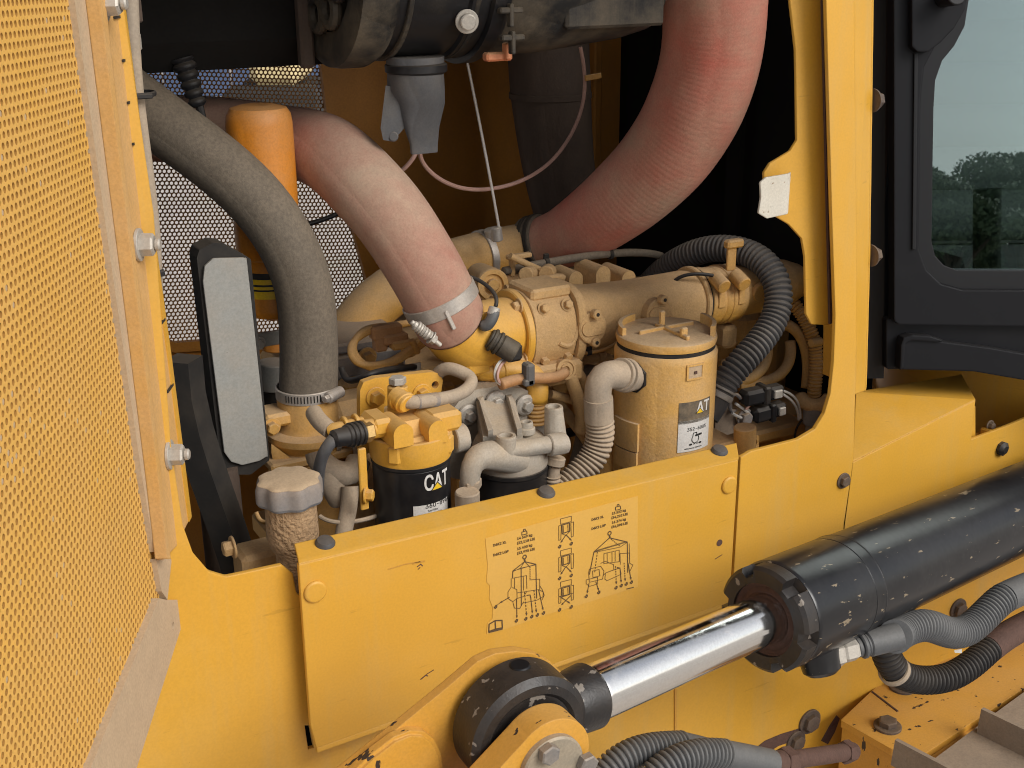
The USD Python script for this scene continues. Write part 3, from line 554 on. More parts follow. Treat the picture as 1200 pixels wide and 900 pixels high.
thing('cab_mount', 'yellow curved mount and ledge beneath the black cab', 'cab mount',
      [Part('drum', band(q+A([.16, .10, -.05]), Z_, .0, .27, .22, 48), 'yellow'), Part('ledge', ex(Point(0, 0).buffer(.29, 24), q+A([.16, .10, -.08]), X_, Y_, Z_, 0, .03), 'yellow', 30),
       Part('lug', cbox(P(1157, 508, .04), (.016, .02, .02), .003), 'yellow'), Part('plate', plate([(1136, 512), (1192, 494), (1192, 505), (1138, 522)], .05, .006), 'yellow_chipped', False),
       Part('bolt', bolt(P(1160, 498, .04), -Y_, .012), 'steel_worn')])

# ================================================================== CAB
cu = nrm(A([R[0][0], R[0][1], 0.])); cn0 = np.cross(Z_, cu); cn0 = cn0 if cn0[1] < 0 else -cn0
tilt = math.radians(8.); cv = Z_*math.cos(tilt)-cn0*math.sin(tilt); cn = np.cross(cu, cv); cn = cn if cn[1] < 0 else -cn
CO = P(1040, 300, .12)
def CP(px, py, o=0.): q = PN(px, py, CO+cn*o, cn)-CO; return (q@cu, q@cv)
def cpoly(pts, r=0.): return rnd(Polygon([CP(*p) for p in pts]).buffer(0), r)
def cex(g, t0, t1): return ex(g, CO, cu, cv, cn, t0, t1)
win = cpoly([(1130, -120), (1129, 0), (1124, 32), (1112, 55), (1098, 72), (1090, 95), (1088, 130), (1086, 282), (1090, 298), (1100, 309), (1116, 315), (1560, 317), (1560, -120)])
sealo = cpoly([(1108, -120), (1106, 10), (1088, 55), (1075, 80), (1071, 120), (1069, 290), (1078, 314), (1095, 330), (1120, 337), (1560, 339), (1560, -120)], .006)
door = cpoly([(1040, -120), (1560, -120), (1560, 384), (1046, 377), (1041, 372)], .006)
sill = cpoly([(1036, 372), (1560, 380), (1560, 445), (1190, 440), (1120, 428), (1036, 431)], .004)
strip_ = cpoly([(1049, 397), (1056, 393), (1095, 396), (1150, 403), (1200, 412), (1560, 427), (1560, 462), (1200, 442), (1130, 430), (1048, 428)], .003)
strip_hi = cpoly([(1047, 400), (1050, 391), (1060, 388), (1080, 389), (1096, 394), (1090, 396), (1058, 394), (1052, 398), (1050, 425), (1046, 428)])
hnd = cpoly([(1056, -120), (1122, -120), (1121, -10), (1117, 15), (1105, 36), (1090, 52), (1076, 63), (1064, 63), (1057, 57)], .004)
groove = cpoly([(1063, 64), (1067, 64), (1065, 290), (1061, 290)])
seat = []
so = CO+cu*.30-cn*.62
for k in range(8):
    c = so+cu*.15+cv*(.02+.085*k)-cn*(.03*k)
    seat.append(Part('cushion_roll', lathe([(.0001, -.22), (.04, -.22), (.052, -.20), (.052, .20), (.04, .22), (.0001, .22)], c, cu, 20), 'seat_cloth'))
seat.append(Part('seat_pan', cbox(so+cu*.15-cv*.10+cn*.12, (.46, .34, .12), .04, A([cu, cn, cv])), 'seat_cloth'))
seat.append(Part('pedestal', cbox(so+cu*.15-cv*.28+cn*.08, (.3, .3, .3), .02, A([cu, cn, cv])), 'dark_trim'))
thing('operator_seat', 'grey ribbed seat seen dimly through the cab window', 'seat', seat)
thing('cab', 'black cab side with rounded window frame at the right', 'cab',
      [Part('door_panel', cex(door.difference(sealo), 0, .03), 'cab_black', False), Part('window_seal', cex(sealo.difference(win), .004, .022), 'seal_black', False),
       Part('pane', cex(win.buffer(.004), .006, .0095), 'pane', False, label='large rounded window pane reflecting trees'), Part('sill', cex(sill, -.02, .012), 'cab_black', False),
       Part('lower_trim', cex(strip_, .013, .035), 'cab_black', False), Part('trim_edge', cex(strip_hi, .0125, .039), 'cab_black', False),
       Part('hinge_cover', cex(hnd, .031, .047), 'cab_black', False, subs=[Part('pivot', cyl(CO+cu*CP(1092, 2)[0]+cv*CP(1092, 2)[1]+cn*.047, CO+cu*CP(1098, 0)[0]+cv*CP(1098, 0)[1]+cn*.085, .013, .016), 'seal_black')]),
       Part('gasket', cex(groove, .0302, .034), 'seal_black', False),
       Part('rear_frame', cex(cpoly([(1015, -140), (1042, -140), (1038, 445), (1012, 445)]), -.06, -.01), 'cab_gap', False),
       Part('inner_wall', ex(sbox(-.1, -.16, 2.0, .9), CO-cn*1.25, cu, cv, cn, -.02, 0), 'dark_trim', False),
       Part('inner_floor', cbox(CO+cu*.80-cn*.62-cv*.15, (1.4, 1.2, .03), .01, A([cu, cn, cv])), 'dark_trim'),
       Part('inner_side', ex(sbox(-1.2, -.14, -.06, .9), CO+cu*.03, cn, cv, cu, -.02, 0), 'dark_trim', False),
       Part('inner_roof', cbox(CO+cu*.80-cn*.62+cv*.92, (1.5, 1.3, .03), .01, A([cu, cn, cv])), 'dark_trim'), Part('grab_post', tube([CO+cu*CP(1185, 330)[0]+cv*CP(1185, 330)[1]-cn*.1, CO+cu*CP(1186, 225)[0]+cv*CP(1186, 225)[1]-cn*.1], .022, 12), 'dark_trim')])

# trees behind the photographer, where the window mirrors them
def mirror_dir(px, py):
    d = nrm(ray(px, py)); return PN(px, py, CO, cn), d-2*(d@cn)*cn
for k, (px, py, D, h, cr, lb) in enumerate(((1118, 222, 40., 5.6, 2.5, 'dark leafy tree behind the camera, mirrored at the left of the cab window'), (1198, 218, 43., 6.3, 3.1, 'broad dark tree behind the camera, mirrored at the right edge of the cab window'), (1160, 218, 64., 5.2, 3.2, 'tree farther behind the camera, mirrored between two nearer crowns'), (1060, 215, 45., 5.4, 2.6, 'leafy tree behind the camera beyond the cab window frame'))):
    o, r = mirror_dir(px, py); r = r/np.hypot(r[0], r[1]); p = o+r*D; tree((p[0], p[1], GZ), h, cr, 20+k, lb)

# ================================================================== HYDRAULIC CYLINDER AND ITS BRACKET
e0 = P(618, 850, -.285); b0 = P(893, 727, -.22); b1 = P(1195, 596, -.105)
ca = nrm(b1-b0); eye = b0+ca*(((e0-b0)@ca)-.014)
rb = .0655
Lr = (b0-eye)@ca
def cp(t): return b0+ca*t                     # t from the gland's face
ey0 = eye+A([0, .026, 0]); ey1 = eye-A([0, .026, 0])
eyem = lathe([(.036, 0), (.058, 0), (.066, .006), (.066, .046), (.059, .052), (.05, .0525), (.046, .049), (.036, .049), (.036, 0)], ey0, -Y_, 56)
neckr = [(.034, -.005), (.036, .015), (.036, .03), (.031, .05), (.030, .07)]
nk = eye+ca*.045
neck = lathe([(.026, 0), (.032, .01), (.034, .025), (.035, .036), (.036, .050), (.033, .054)], nk, ca, 36)
rod0 = nk+ca*.052
rodL = (cp(.04)-rod0)@ca
rod = lathe([(.026, 0), (.0300, .004), (.0305, .008), (.0305, rodL)], rod0, ca, 48)
def notch(a):
    k = np.ones_like(a); return np.where((np.mod(a*6/(2*np.pi)+.1, 1) < .24), .83, 1.)
gl = lathe([(.045, 0), (.060, .0), (.0655, .004), (.0655, .022), (.064, .024), (.045, .024), (.045, 0)], cp(0), ca, 120, shape=None)
gls = []
u_, w_, _ = basis(ca)
aa = np.arange(144)*2*np.pi/144; kk = notch(aa); ring = lambda r, h, k=None: cp(h)+(r*(np.ones(144) if k is None else k))[:, None]*(np.cos(aa)[:, None]*u_+np.sin(aa)[:, None]*w_)
gl = loft([ring(.046, .014), ring(.046, .001), ring(.062, 0, np.minimum(1, kk+.03)), ring(.0665, .004, kk), ring(.0665, .021, kk), ring(.0655, .024), ring(.046, .024), ring(.046, .014)], False)
seal = lathe([(.0310, .010), (.034, .008), (.040, .010), (.046, .006), (.046, .02), (.031, .02), (.031, .010)], cp(0), ca, 48)
barrel = lathe([(.040, .024), (.0655, .0245), (.0675, .029), (.0672, .140), (.0665, .1405), (.0665, .1415), (.0672, .142), (.0672, .160), (.0678, .162), (.0664, .164), (.0660, .166), (.0645, 1.7), (.0001, 1.7)], cp(0), ca, 72)
po = P(965, 772, b0[1]-.02); px_ = b0+ca*((po-b0)@ca); pdir = nrm(A([.15, -.42, -1.])-ca*(A([.15, -.42, -1.])@ca)); port0 = px_+pdir*.05
port = lathe([(.03, 0), (.026, .02), (.024, .038), (.018, .043), (.0001, .044)], port0, pdir, 28)
portx = port0+pdir*.022
hd = nrm(P(1000, 758, portx[1])-P(965, 775, portx[1])+A([0, -.012, 0]))
thing('hydraulic_cylinder', 'black hydraulic cylinder with a shiny chrome rod crossing the lower right', 'hydraulic cylinder',
      [Part('rod_eye', eyem, 'black_worn', 30, subs=[Part('bearing', band(ey0-Y_*.004, -Y_, .022, .0365, .05, 40), 'black_worn'), Part('grease_plug', cyl(eye+A([.004, .006, .062]), eye+A([.004, .006, .0672]), .011, n=20), 'seal_black')]),
       Part('rod_neck', neck, 'black_worn'), Part('rod', rod, 'chrome', 30), Part('gland_nut', gl, 'black_worn', 30, label='notched end nut with rust round the rod'), Part('rod_seal', seal, 'rust'),
       Part('barrel', barrel, 'black_paint', 30, subs=[Part('port_boss', port, 'black_paint')])])
# bracket: two ears, pin with its cover plate
pin = eye.copy()
def earface(pts, y): return Polygon([(P(*q, y)[0], P(*q, y)[2]) for q in pts])
ye_f, ye_b = pin[1]-.062, pin[1]+.030
ef = unary_union([Point(pin[0], pin[2]).buffer(.043, 32), Polygon([(pin[0]-.030, pin[2]+.031), (pin[0]+.030, pin[2]-.031), (pin[0]-.20, pin[2]-.32), (pin[0]-.34, pin[2]-.20)])])
earf = ex(ef, (0, ye_f, 0), X_, Z_, Y_, 0, .030)
pb_ = P(600, 850, ye_b)
eb = earface([(606, 763), (626, 766), (644, 775), (668, 797), (690, 880), (690, 960), (310, 978), (404, 903), (460, 858), (526, 804), (560, 775), (580, 766)], ye_b)
earb = ex(rnd(eb, .01), (0, ye_b, 0), X_, Z_, Y_, 0, .011)
bz = P(480, 900, pin[1]-.01)
boss = tube([P(470, 880, pin[1]+.02), P(452, 905, pin[1]-.02), P(430, 960, pin[1]-.03)], [.05, .055, .06], 28)
bpz = rnd(earface([(395, 925), (436, 886), (462, 866), (482, 858), (498, 859), (510, 868), (518, 884), (521, 905), (521, 990), (380, 990)], ye_b-.012), .008)
bs = cat(ex(bpz, (0, ye_b-.012, 0), X_, Z_, Y_, .003, .0125), ex(bpz.buffer(-.004), (0, ye_b-.012, 0), X_, Z_, Y_, 0, .0035))
capo = A([pin[0]-.002, ye_f, pin[2]-.006])
thing('cylinder_bracket', 'yellow two eared bracket holding the cylinder end at the bottom', 'bracket',
      [Part('ear', earf, 'yellow_chipped', False), Part('ear', earb, 'yellow_chipped', False), Part('boss', bs, 'yellow_chipped', False),
       Part('pin_cap', lathe([(.034, 0), (.034, .006), (.032, .008), (.0001, .0085)], capo, -Y_, 40), 'pin_plate', 30,
            subs=[Part('bolt', bolt(P(641, 881, ye_f-.0085), -Y_, .0215, .009, False, 6, .4), 'bolt_grey'), Part('bolt', bolt(P(686, 892, ye_f-.0085), -Y_, .0215, .009, False, 6, .1), 'bolt_grey')]),
       Part('pin', cyl(A([pin[0], ye_f+.02, pin[2]]), A([pin[0], ye_b+.01, pin[2]]), .0215, n=32), 'steel_worn'),
       Part('spacer', band(A([pin[0], ye_f+.034, pin[2]]), Y_, .0215, .030, .006, 36), 'black_worn')])

# hoses by the cylinder
q0 = portx+hd*.018
def hx(O, ax, r, h): return lathe([(r*.9, 0), (r, h*.15), (r, h*.85), (r*.9, h)], O, ax, 6, .2)
hp = [q0+hd*.075, P(1062, 738, q0[1]), P(1085, 733, q0[1]+.004), P(1112, 741, q0[1]+.01), P(1135, 737, q0[1]+.016), P(1160, 715, q0[1]+.025), P(1178, 700, q0[1]+.03)]
hp2 = [P(1176, 701, q0[1]+.029), P(1205, 688, q0[1]+.038), P(1260, 668, q0[1]+.05), P(1420, 610, q0[1]+.08)]
thing('hydraulic_hose', 'grey corrugated hose with a zinc fitting under the black cylinder', 'hose',
      [Part('elbow', cyl(portx, q0, .017), 'black_paint'), Part('hex_nut', cat(hx(q0, hd, .0185, .012), hx(q0+hd*.013, hd, .016, .02)), 'zinc', False), Part('ferrule', cat(cyl(q0+hd*.033, q0+hd*.04, .013), cyl(q0+hd*.04, q0+hd*.046, .0165), cyl(q0+hd*.046, q0+hd*.052, .0145), cyl(q0+hd*.05, q0+hd*.095, .0165, .0175)), 'conduit_grey'),
       Part('corrugated_sleeve', corr([q0+hd*.09]+hp[1:], .0215, .0065, .0042), 'conduit_grey', 60), Part('smooth_sleeve', tube(hp2, .0215), 'conduit_grey')])
yb = q0[1]+.05
bp_ = [P(1037, 752, yb), P(1041, 772, yb), P(1056, 790, yb), P(1082, 797, yb), P(1115, 792, yb), P(1145, 773, yb+.01), P(1163, 757, yb+.02)]
_tg = P(1118, 762, q0[1]+.01)
thing('paper_scrap', 'small torn white scrap stuck beneath the grey corrugated hose', 'scrap', Part('paper_scrap', hull([_tg, _tg+A([.016, 0, -.003]), _tg+A([.02, .002, -.012]), _tg+A([.004, .001, -.006]), _tg+A([.008, .003, -.004])]), 'white_print', False))
thing('return_hose', 'black corrugated hose looping below the grey hose', 'hose',
      [Part('corrugated_sleeve', corr(bp_, .0205, .0085, .0052), 'rubber_black', 60), Part('rusty_tube', tube([bp_[-1]-(bp_[-1]-bp_[-2])*.2, P(1180, 745, yb+.025), P(1205, 731, yb+.03), P(1260, 705, yb+.04), P(1420, 640, yb+.07)], .0205), 'rust'),
       Part('upper_tube', tube([P(1030, 700, yb), P(1034, 725, yb), P(1037, 754, yb)], .0165), 'rubber_black'),
       Part('tie', band(P(1048, 786, yb)-nrm(A([.6, 0, -.7]))*.004, nrm(A([.6, 0, -.7])), .019, .0225, .008), 'conduit_tan')])
for k, (pts, yy, lb) in enumerate((([(690, 960), (705, 912), (735, 886), (770, 876), (800, 874), (822, 880)], -.16, 'grey corrugated hose at the bottom edge, upper one of the pair by the rusty fitting'), ([(745, 960), (762, 915), (790, 893), (820, 884), (850, 884), (880, 890)], -.2, 'grey corrugated hose at the bottom edge, lower one joined to the rusty fitting'))):
    w = V(pts, yy); ps = [Part('corrugated_sleeve', corr(w[:-1], .0195, .0065, .0042), 'conduit_grey', 60), Part('smooth_sleeve', tube([w[-2]-(w[-2]-w[-3])*.1, w[-1], w[-1]+(w[-1]-w[-2])*.8], .0185), 'conduit_grey')]
    if k: e_ = w[-1]+(w[-1]-w[-2])*.75; f_ = P(1000, 880, yy+.05); dr = nrm(f_-e_); ps += [Part('fitting', cat(cyl(e_, e_+dr*.03, .015), hx(e_+dr*.03, dr, .019, .025), cyl(e_+dr*.055, f_, .0125), hx(f_-dr*.03, dr, .017, .02)), 'rust', 30)]
    thing('lower_hose', lb, 'hose', ps)

# yellow step box with bolts and the track shoes at the lower right
zt = P(1021, 810, .01)[2]
tp = [PZ(985, 844, zt), PZ(1021, 810, zt), PZ(1100, 745, zt), PZ(1260, 640, zt), PZ(1300, 740, zt), PZ(1140, 846, zt), PZ(1077, 888, zt), PZ(1045, 878, zt)]
tpg = Polygon([(q[0], q[1]) for q in tp]).convex_hull
def tz(px, py): return PZ(px, py, zt)
sb = [Part('top_plate', ex(rnd(tpg, .004), (0, 0, zt), X_, Y_, Z_, -.012, 0), 'yellow_chipped', False), Part('body', ex(tpg.buffer(-.003), (0, 0, zt-.012), X_, Y_, Z_, -.25, 0), 'yellow_chipped', False)]
for (px, py) in ((1040, 852), (1057, 806), (1037, 787)): sb.append(Part('bolt', bolt(tz(px, py), Z_, .030, .010), 'rust_bolt'))
sb.append(Part('weld_seam', tube([tz(1052, 834), tz(1022, 811)], .002, 8), 'rust'))
thing('step_box', 'chipped yellow box with rusty bolts below the hoses', 'frame box', sb)
z2 = zt-.012
t2 = Polygon([(q[0], q[1]) for q in [PZ(1085, 890, z2), PZ(1150, 846, z2), PZ(1300, 748, z2), PZ(1330, 800, z2), PZ(1330, 960, z2), PZ(1090, 960, z2)]])
thing('guard_plate', 'yellow chipped plate between the step box and the track shoes', 'guard plate', Part('guard_plate', ex(t2, (0, 0, z2), X_, Y_, Z_, -.2, 0), 'yellow_chipped', False))
zs = zt+.01
def shoe(pts, lip, lb):
    base = A([PZ(*p, zs) for p in pts]); pl = Polygon([(q[0], q[1]) for q in base]); a, b = PZ(*lip[0], zs), PZ(*lip[1], zs)
    n = nrm(np.cross(b-a, Z_)); g = hull([a, b, a+n*.014, b+n*.014]+[x+Z_*.042+n*.003 for x in (a, b)]+[x+Z_*.042+n*.010 for x in (a, b)])
    thing('track_shoe', lb, 'track shoe', [Part('plate', ex(pl, (0, 0, zs), X_, Y_, Z_, -.025, 0), 'steel_worn', False), Part('grouser', g, 'steel_worn', False)])
shoe([(1060, 915), (1146, 851), (1300, 925), (1250, 1010), (1060, 1010)], [(1050, 892), (1190, 968)], 'worn grey track shoe in the bottom right corner')
shoe([(1152, 846), (1215, 800), (1340, 850), (1340, 915), (1300, 920)], [(1150, 855), (1290, 924)], 'worn grey track shoe at the right edge above the other one')

# ================================================================== ENGINE: block and large castings
def pbox(x0, x1, pytop, pybot, y0, y1, bev=.006):
    """box: x from pixel columns and z from pixel rows measured on its front face y0"""
    a, b = P(x0, pytop, y0), P(x1, pytop, y0); zt_ = vz((a[0]+b[0])/2, y0, pytop); zb_ = vz((a[0]+b[0])/2, y0, pybot)
    return cbox(((a[0]+b[0])/2, (y0+y1)/2, (zt_+zb_)/2), (b[0]-a[0], y1-y0, zt_-zb_), bev)
blk = [Part('cylinder_block', pbox(392, 900, 432, 760, .47, .86, .01), 'engine_yellow'), Part('cylinder_head', pbox(400, 880, 402, 434, .50, .82, .008), 'engine_yellow'),
       Part('oil_pan_rail', pbox(388, 905, 640, 664, .43, .86, .006), 'engine_yellow'), Part('front_cover', pbox(388, 470, 470, 660, .40, .48, .02), 'engine_yellow')]
for k in range(7): blk.append(Part('rib', pbox(520+k*52, 534+k*52, 450, 640, .452, .472, .004), 'engine_yellow'))
for k in range(9): blk.append(Part('head_bolt', bolt(P(430+k*50, 418-k*10.5, .5), -Y_, .022), 'engine_yellow'))
thing('engine_block', 'tan dusty engine block behind the filters', 'engine block', blk)
vc = [Part('cover', pbox(600, 765, 341, 405, .50, .78, .02), 'engine_dust')]
for (px, pt, w) in ((675, 318, 19), (707, 312, 20), (737, 317, 19)):
    o = P(px, pt+w/2, .455); s = S(o)
    a = LineString([(0, 0), (0, -.07)]).buffer(w/2*s)
    vc.append(Part('lug', ex(a, o, X_, Z_, Y_, 0, .07), 'engine_dust', 30)); vc.append(Part('rib', hull([o+A([.004, .01, .004]), o+A([.012, .01, 0]), o+A([.004, .01, -.06]), o+A([.036, .01, -.05]), o+A([.004, .045, .004]), o+A([.036, .045, -.05]), o+A([.004, .045, -.06])]), 'engine_dust'))
for (px, py, r) in ((690, 352, 8), (712, 352, 8), (637, 322, 8), (735, 348, 7)):
    o = P(px, py, .49); vc.append(Part('boss', lathe([(r*S(o), -.06), (r*S(o), -.002), (r*S(o)*.8, 0), (r*S(o)*.35, 0), (r*S(o)*.35, -.01), (.0001, -.01)], o, Z_, 20), 'engine_dust'))
thing('valve_cover', 'dusty valve cover with three arched lugs behind the intake manifold', 'valve cover', vc)
o = P(578, 334, .46); ax_ = nrm(A([-.25, -1., .12])); s = S(o)
thing('idler_pulley', 'round tan pulley with a hub behind the red hose clamp', 'pulley', [Part('body', lathe([(18.5*s, -.09), (19.5*s, -.012), (19.5*s, -.003), (18*s, 0), (13*s, 0), (12*s, -.004), (.0001, -.004)], o, ax_, 32), 'engine_yellow'), Part('hub', lathe([(7.5*s, -.005), (7.5*s, .003), (6.5*s, .005), (.0001, .005)], o, ax_, 20), 'engine_yellow')])
thing('vent_tube', 'thin tan tubes crossing over the valve cover', 'tube', [Part('tube', tube(V([(598, 300), (630, 315), (668, 330)], .48), .0055), 'engine_dust'), Part('tube', tube(V([(592, 338), (625, 332), (652, 325), (660, 326)], .43), .006), 'engine_dust'),
      Part('bracket', cat(cbox(P(608, 300, .5), (.045, .012, .008), .002), cbox(P(600, 312, .5), (.008, .012, .035), .002)), 'engine_dust'), Part('fitting', cat(cyl(P(622, 320, .46), P(616, 322, .43), .012), cyl(P(643, 318, .47), P(640, 321, .44), .013)), 'engine_dust')])

# intake manifold with its throttle elbow
YM = .36
m0, m1 = P(640, 383, YM), P(806, 348, YM); mz = (m0[2]+m1[2])/2; sM = S((m0+m1)/2)
MX = lambda px: P(px, 365, YM)[0]
MA = lambda px: A([MX(px), YM, mz])
# throttle elbow
el_ = [P(523, 366, .325), P(533, 384, .328), P(552, 394, .336), P(575, 391, .347), A([MX(600), YM, mz])]
elb = tube(el_, [.047, .05, .052, .052, .05], 32)
par = [Part('elbow', elb, 'engine_clean', 40, subs=[Part('rivet', cyl(P(550, 398, .285), P(549.5, 398, .281), .0042, n=10), 'engine_clean'), Part('rivet', cyl(P(548, 380, .285), P(547, 380, .281), .0042, n=10), 'engine_clean')])]
def mring(px, r, dx): return lathe([(r-.002, 0), (r, .002), (r, dx-.002), (r-.002, dx)], MA(px), X_, 48)
par.append(Part('flange', mring(596, .064, .012), 'engine_clean'))
def soft(px, ry, rz, e=2.8, n=48):
    a = np.arange(n)*2*np.pi/n; c, s_ = np.cos(a), np.sin(a)
    return MA(px)+np.stack([0*a, np.sign(c)*np.abs(c)**(2/e)*ry, np.sign(s_)*np.abs(s_)**(2/e)*rz], 1)
par.append(Part('throttle_body', loft([soft(604, .055, .057, 2.4), soft(606, .059, .061, 2.4), soft(652, .058, .060, 2.4), soft(654, .055, .057, 2.4)]), 'engine_dust', 40))
par.append(Part('flange', loft([soft(655, .060, .063, 3), soft(657, .062, .065, 3), soft(662, .062, .065, 3), soft(664, .060, .062, 3)]), 'engine_dust', 40))
for a_ in (35, 125, 215, 305):
    bo_f = MA(608)+A([0, math.cos(math.radians(a_))*.056, math.sin(math.radians(a_))*.056]); par.append(Part('flange_bolt', bolt(MA(596)+A([0, math.cos(math.radians(a_))*.058, math.sin(math.radians(a_))*.058]), -X_, .016, .009), 'engine_dust'))
par.append(Part('gasket', lathe([(.0600, 0), (.0605, .0005), (.0605, .0025), (.06, .003)], MA(603), X_, 48), 'dark_frame')); par.append(Part('gasket', lathe([(.0520, 0), (.0535, .0005), (.0535, .0025), (.052, .003)], MA(811), X_, 48), 'dark_frame'))
for px_b, dz_b in ((618, .052), (645, .052), (618, -.047), (645, -.047)): par.append(Part('body_bolt', bolt(MA(px_b)+A([0, -.048, dz_b*.8]), nrm(A([0, -1, dz_b*8])), .014, .008), 'engine_dust'))
par.append(Part('actuator_box', cbox(MA(632)+A([0, -.035, -.062]), (.085, .06, .035), .006), 'engine_dust'))
par.append(Part('top_cap', cbox(MA(632)+A([.0, .0, .06]), (.07, .075, .018), .006), 'engine_dust'))
sec = [(664, .050, .054, 3.2), (676, .052, .052, 3.), (700, .048, .048, 3.2), (735, .047, .046, 3.), (775, .050, .047, 2.6), (800, .052, .049, 2.2), (806, .050, .048, 2.)]
par.append(Part('runner', loft([soft(*q) for q in sec]), 'engine_dust', 50))
for (px, py, rr) in ((693, 384, 19), (771, 367, 18)):
    o = P(px, py, YM-.058); s = S(o); axn = nrm(A([0, -1, .12])); u, w, _ = basis(axn)
    cov = Part('round_cover', lathe([(rr*s, -.02), (rr*s, .004), (rr*s-.002, .006), (.0001, .006)], o, axn, 32), 'engine_dust')
    rt = LineString([(-.010, 0), (.010, 0)]).buffer(.011)
    cov.subs.append(Part('raised_pad', ex(rt, o+axn*.0058, X_, nrm(np.cross(axn, X_))*-1 if np.cross(axn, X_)[2] < 0 else nrm(np.cross(axn, X_)), axn, 0, .0025), 'engine_dust', 30))
    for dz_, dx_ in ((17, 4), (-17, 2)):
        cov.subs.append(Part('bolt', cyl(o+Z_*dz_*s+X_*dx_*s*.4+axn*.002, o+Z_*dz_*s+X_*dx_*s*.4+axn*.015, .0075, n=14), 'engine_dust')); 
        cov.subs.append(Part('screw', cyl(o+Z_*dz_*s+X_*dx_*s*.4+axn*.014, o+Z_*dz_*s+X_*dx_*s*.4+axn*.0165, .003, n=8), 'dark_frame'))
    par.append(cov)
par.append(Part('edge_rib', tube([P(655, 402, YM-.056), P(672, 400, YM-.056), P(677, 386, YM-.056), P(686, 383, YM-.056)], .004, 8), 'engine_dust'))
par.append(Part('flange', mring(806, .055, .010), 'engine_dust'))
par.append(Part('coupling', lathe([(.046, 0), (.048, .003), (.049, .03), (.047, .033), (.049, .036), (.049, .075), (.046, .08)], MA(813), X_, 40), 'engine_yellow'))
for (px, zz) in ((818, .045), (841, .043)):
    par.append(Part('clamp_band', band(MA(px)-X_*.006, X_, .045, .0505, .013), 'engine_yellow', subs=[Part('tee_bolt', cyl(MA(px)+A([0, -.038, zz]), MA(px)+A([0, -.066, zz-.012]), .0125, n=16), 'engine_yellow'), Part('slotted_tail', cbox(MA(px)+A([.008, -.0505, .012]), (.012, .004, .036), .001), 'engine_yellow')]))
par.append(Part('bracket_tab', cat(cbox(MA(838)+A([.012, -.02, .070]), (.018, .006, .05), .002), cbox(MA(838)+A([.016, -.02, .090]), (.034, .016, .014), .003)), 'engine_yellow'))
par.append(Part('end_pipe', lathe([(.043, 0), (.043, .12), (.041, .13), (.03, .16), (.0001, .17)], MA(848), X_, 36), 'engine_yellow', subs=[Part('boss', cyl(MA(870)+A([0, -.038, .008]), MA(870)+A([0, -.047, .006]), .017, n=20), 'engine_yellow')]))
thing('intake_manifold', 'dusty tan intake manifold running across the engine with round bolted covers', 'intake manifold', par)

# thermostat housing under the grey hose
T0 = P(360, 470, .36)
pr = [(35, 476), (35.5, 505), (38, 512), (50, 520), (50, 527), (47, 530), (43, 534), (41, 560), (46, 600), (48, 680)]
thp = [Part('neck', vlathe(360, 470, .36, pr), 'engine_yellow', 30), Part('flange', cbox(A([T0[0], T0[1], vz(T0[0], T0[1], 520)-.006])+A([.0, 0, 0]), (.15, .10, .014), .006), 'engine_yellow'),
       Part('ear', cbox(P(325, 486, .36), (.05, .05, .02), .005), 'engine_yellow'), Part('gusset', hull([P(318, 520, .33), P(318, 530, .33), P(372, 560, .31), P(360, 600, .31), P(330, 600, .33), P(318, 520, .37), P(372, 560, .36), P(360, 600, .36)]), 'engine_yellow'),
       Part('bolt', bolt(P(318, 500, .33), -Y_, .018), 'engine_yellow'), Part('side_outlet', tube(V([(395, 560, .36), (420, 545, .34), (425, 590, .3), (430, 660, .3)]), .03), 'engine_dust')]
thing('thermostat_housing', 'tan cast thermostat housing beneath the big grey coolant hose', 'thermostat housing', thp)
# big grey coolant hose
hpth = V([(361, 466, .36), (362, 430, .36), (361, 380, .36), (354, 330, .362), (333, 280, .372), (298, 232, .39), (252, 190, .415), (205, 155, .44), (160, 122, .47), (110, 85, .5), (70, 55, .52)])
thing('coolant_hose', 'thick grey brown coolant hose curving up to the left from the thermostat housing', 'hose', Part('coolant_hose', tube(hpth, [.0415, .041, .0405, .04, .04, .0405, .0405, .0405, .041, .041, .041], 36), 'hose_grey', True))
o = A([T0[0], T0[1], vz(T0[0], T0[1], 468-11)]); 
cl_ = [Part('band', band(o-Z_*.009, Z_, .041, .0435, .017, 56), 'clamp_steel', 30)]
for k in range(12):
    a = math.radians(-60+k*6.); cl_[0].subs.append(Part('slot', cbox(o+A([math.sin(a)*.0436, -math.cos(a)*.0436, 0]), (.0016, .0012, .010), .0003, A([[math.cos(a), math.sin(a), 0], [-math.sin(a), math.cos(a), 0], Z_])), 'dark_frame'))
a = math.radians(32); so_ = o+A([math.sin(a)*.047, -math.cos(a)*.047, 0]); tdir = A([math.cos(a), math.sin(a), 0])
cl_.append(Part('screw_housing', cyl(so_-tdir*.014, so_+tdir*.018, .0085, n=16), 'clamp_steel')); cl_.append(Part('screw_head', bolt(so_-tdir*.014, -tdir, .011, .007, False), 'clamp_steel'))
thing('hose_clamp', 'worm drive hose clamp at the foot of the grey coolant hose', 'hose clamp', cl_)

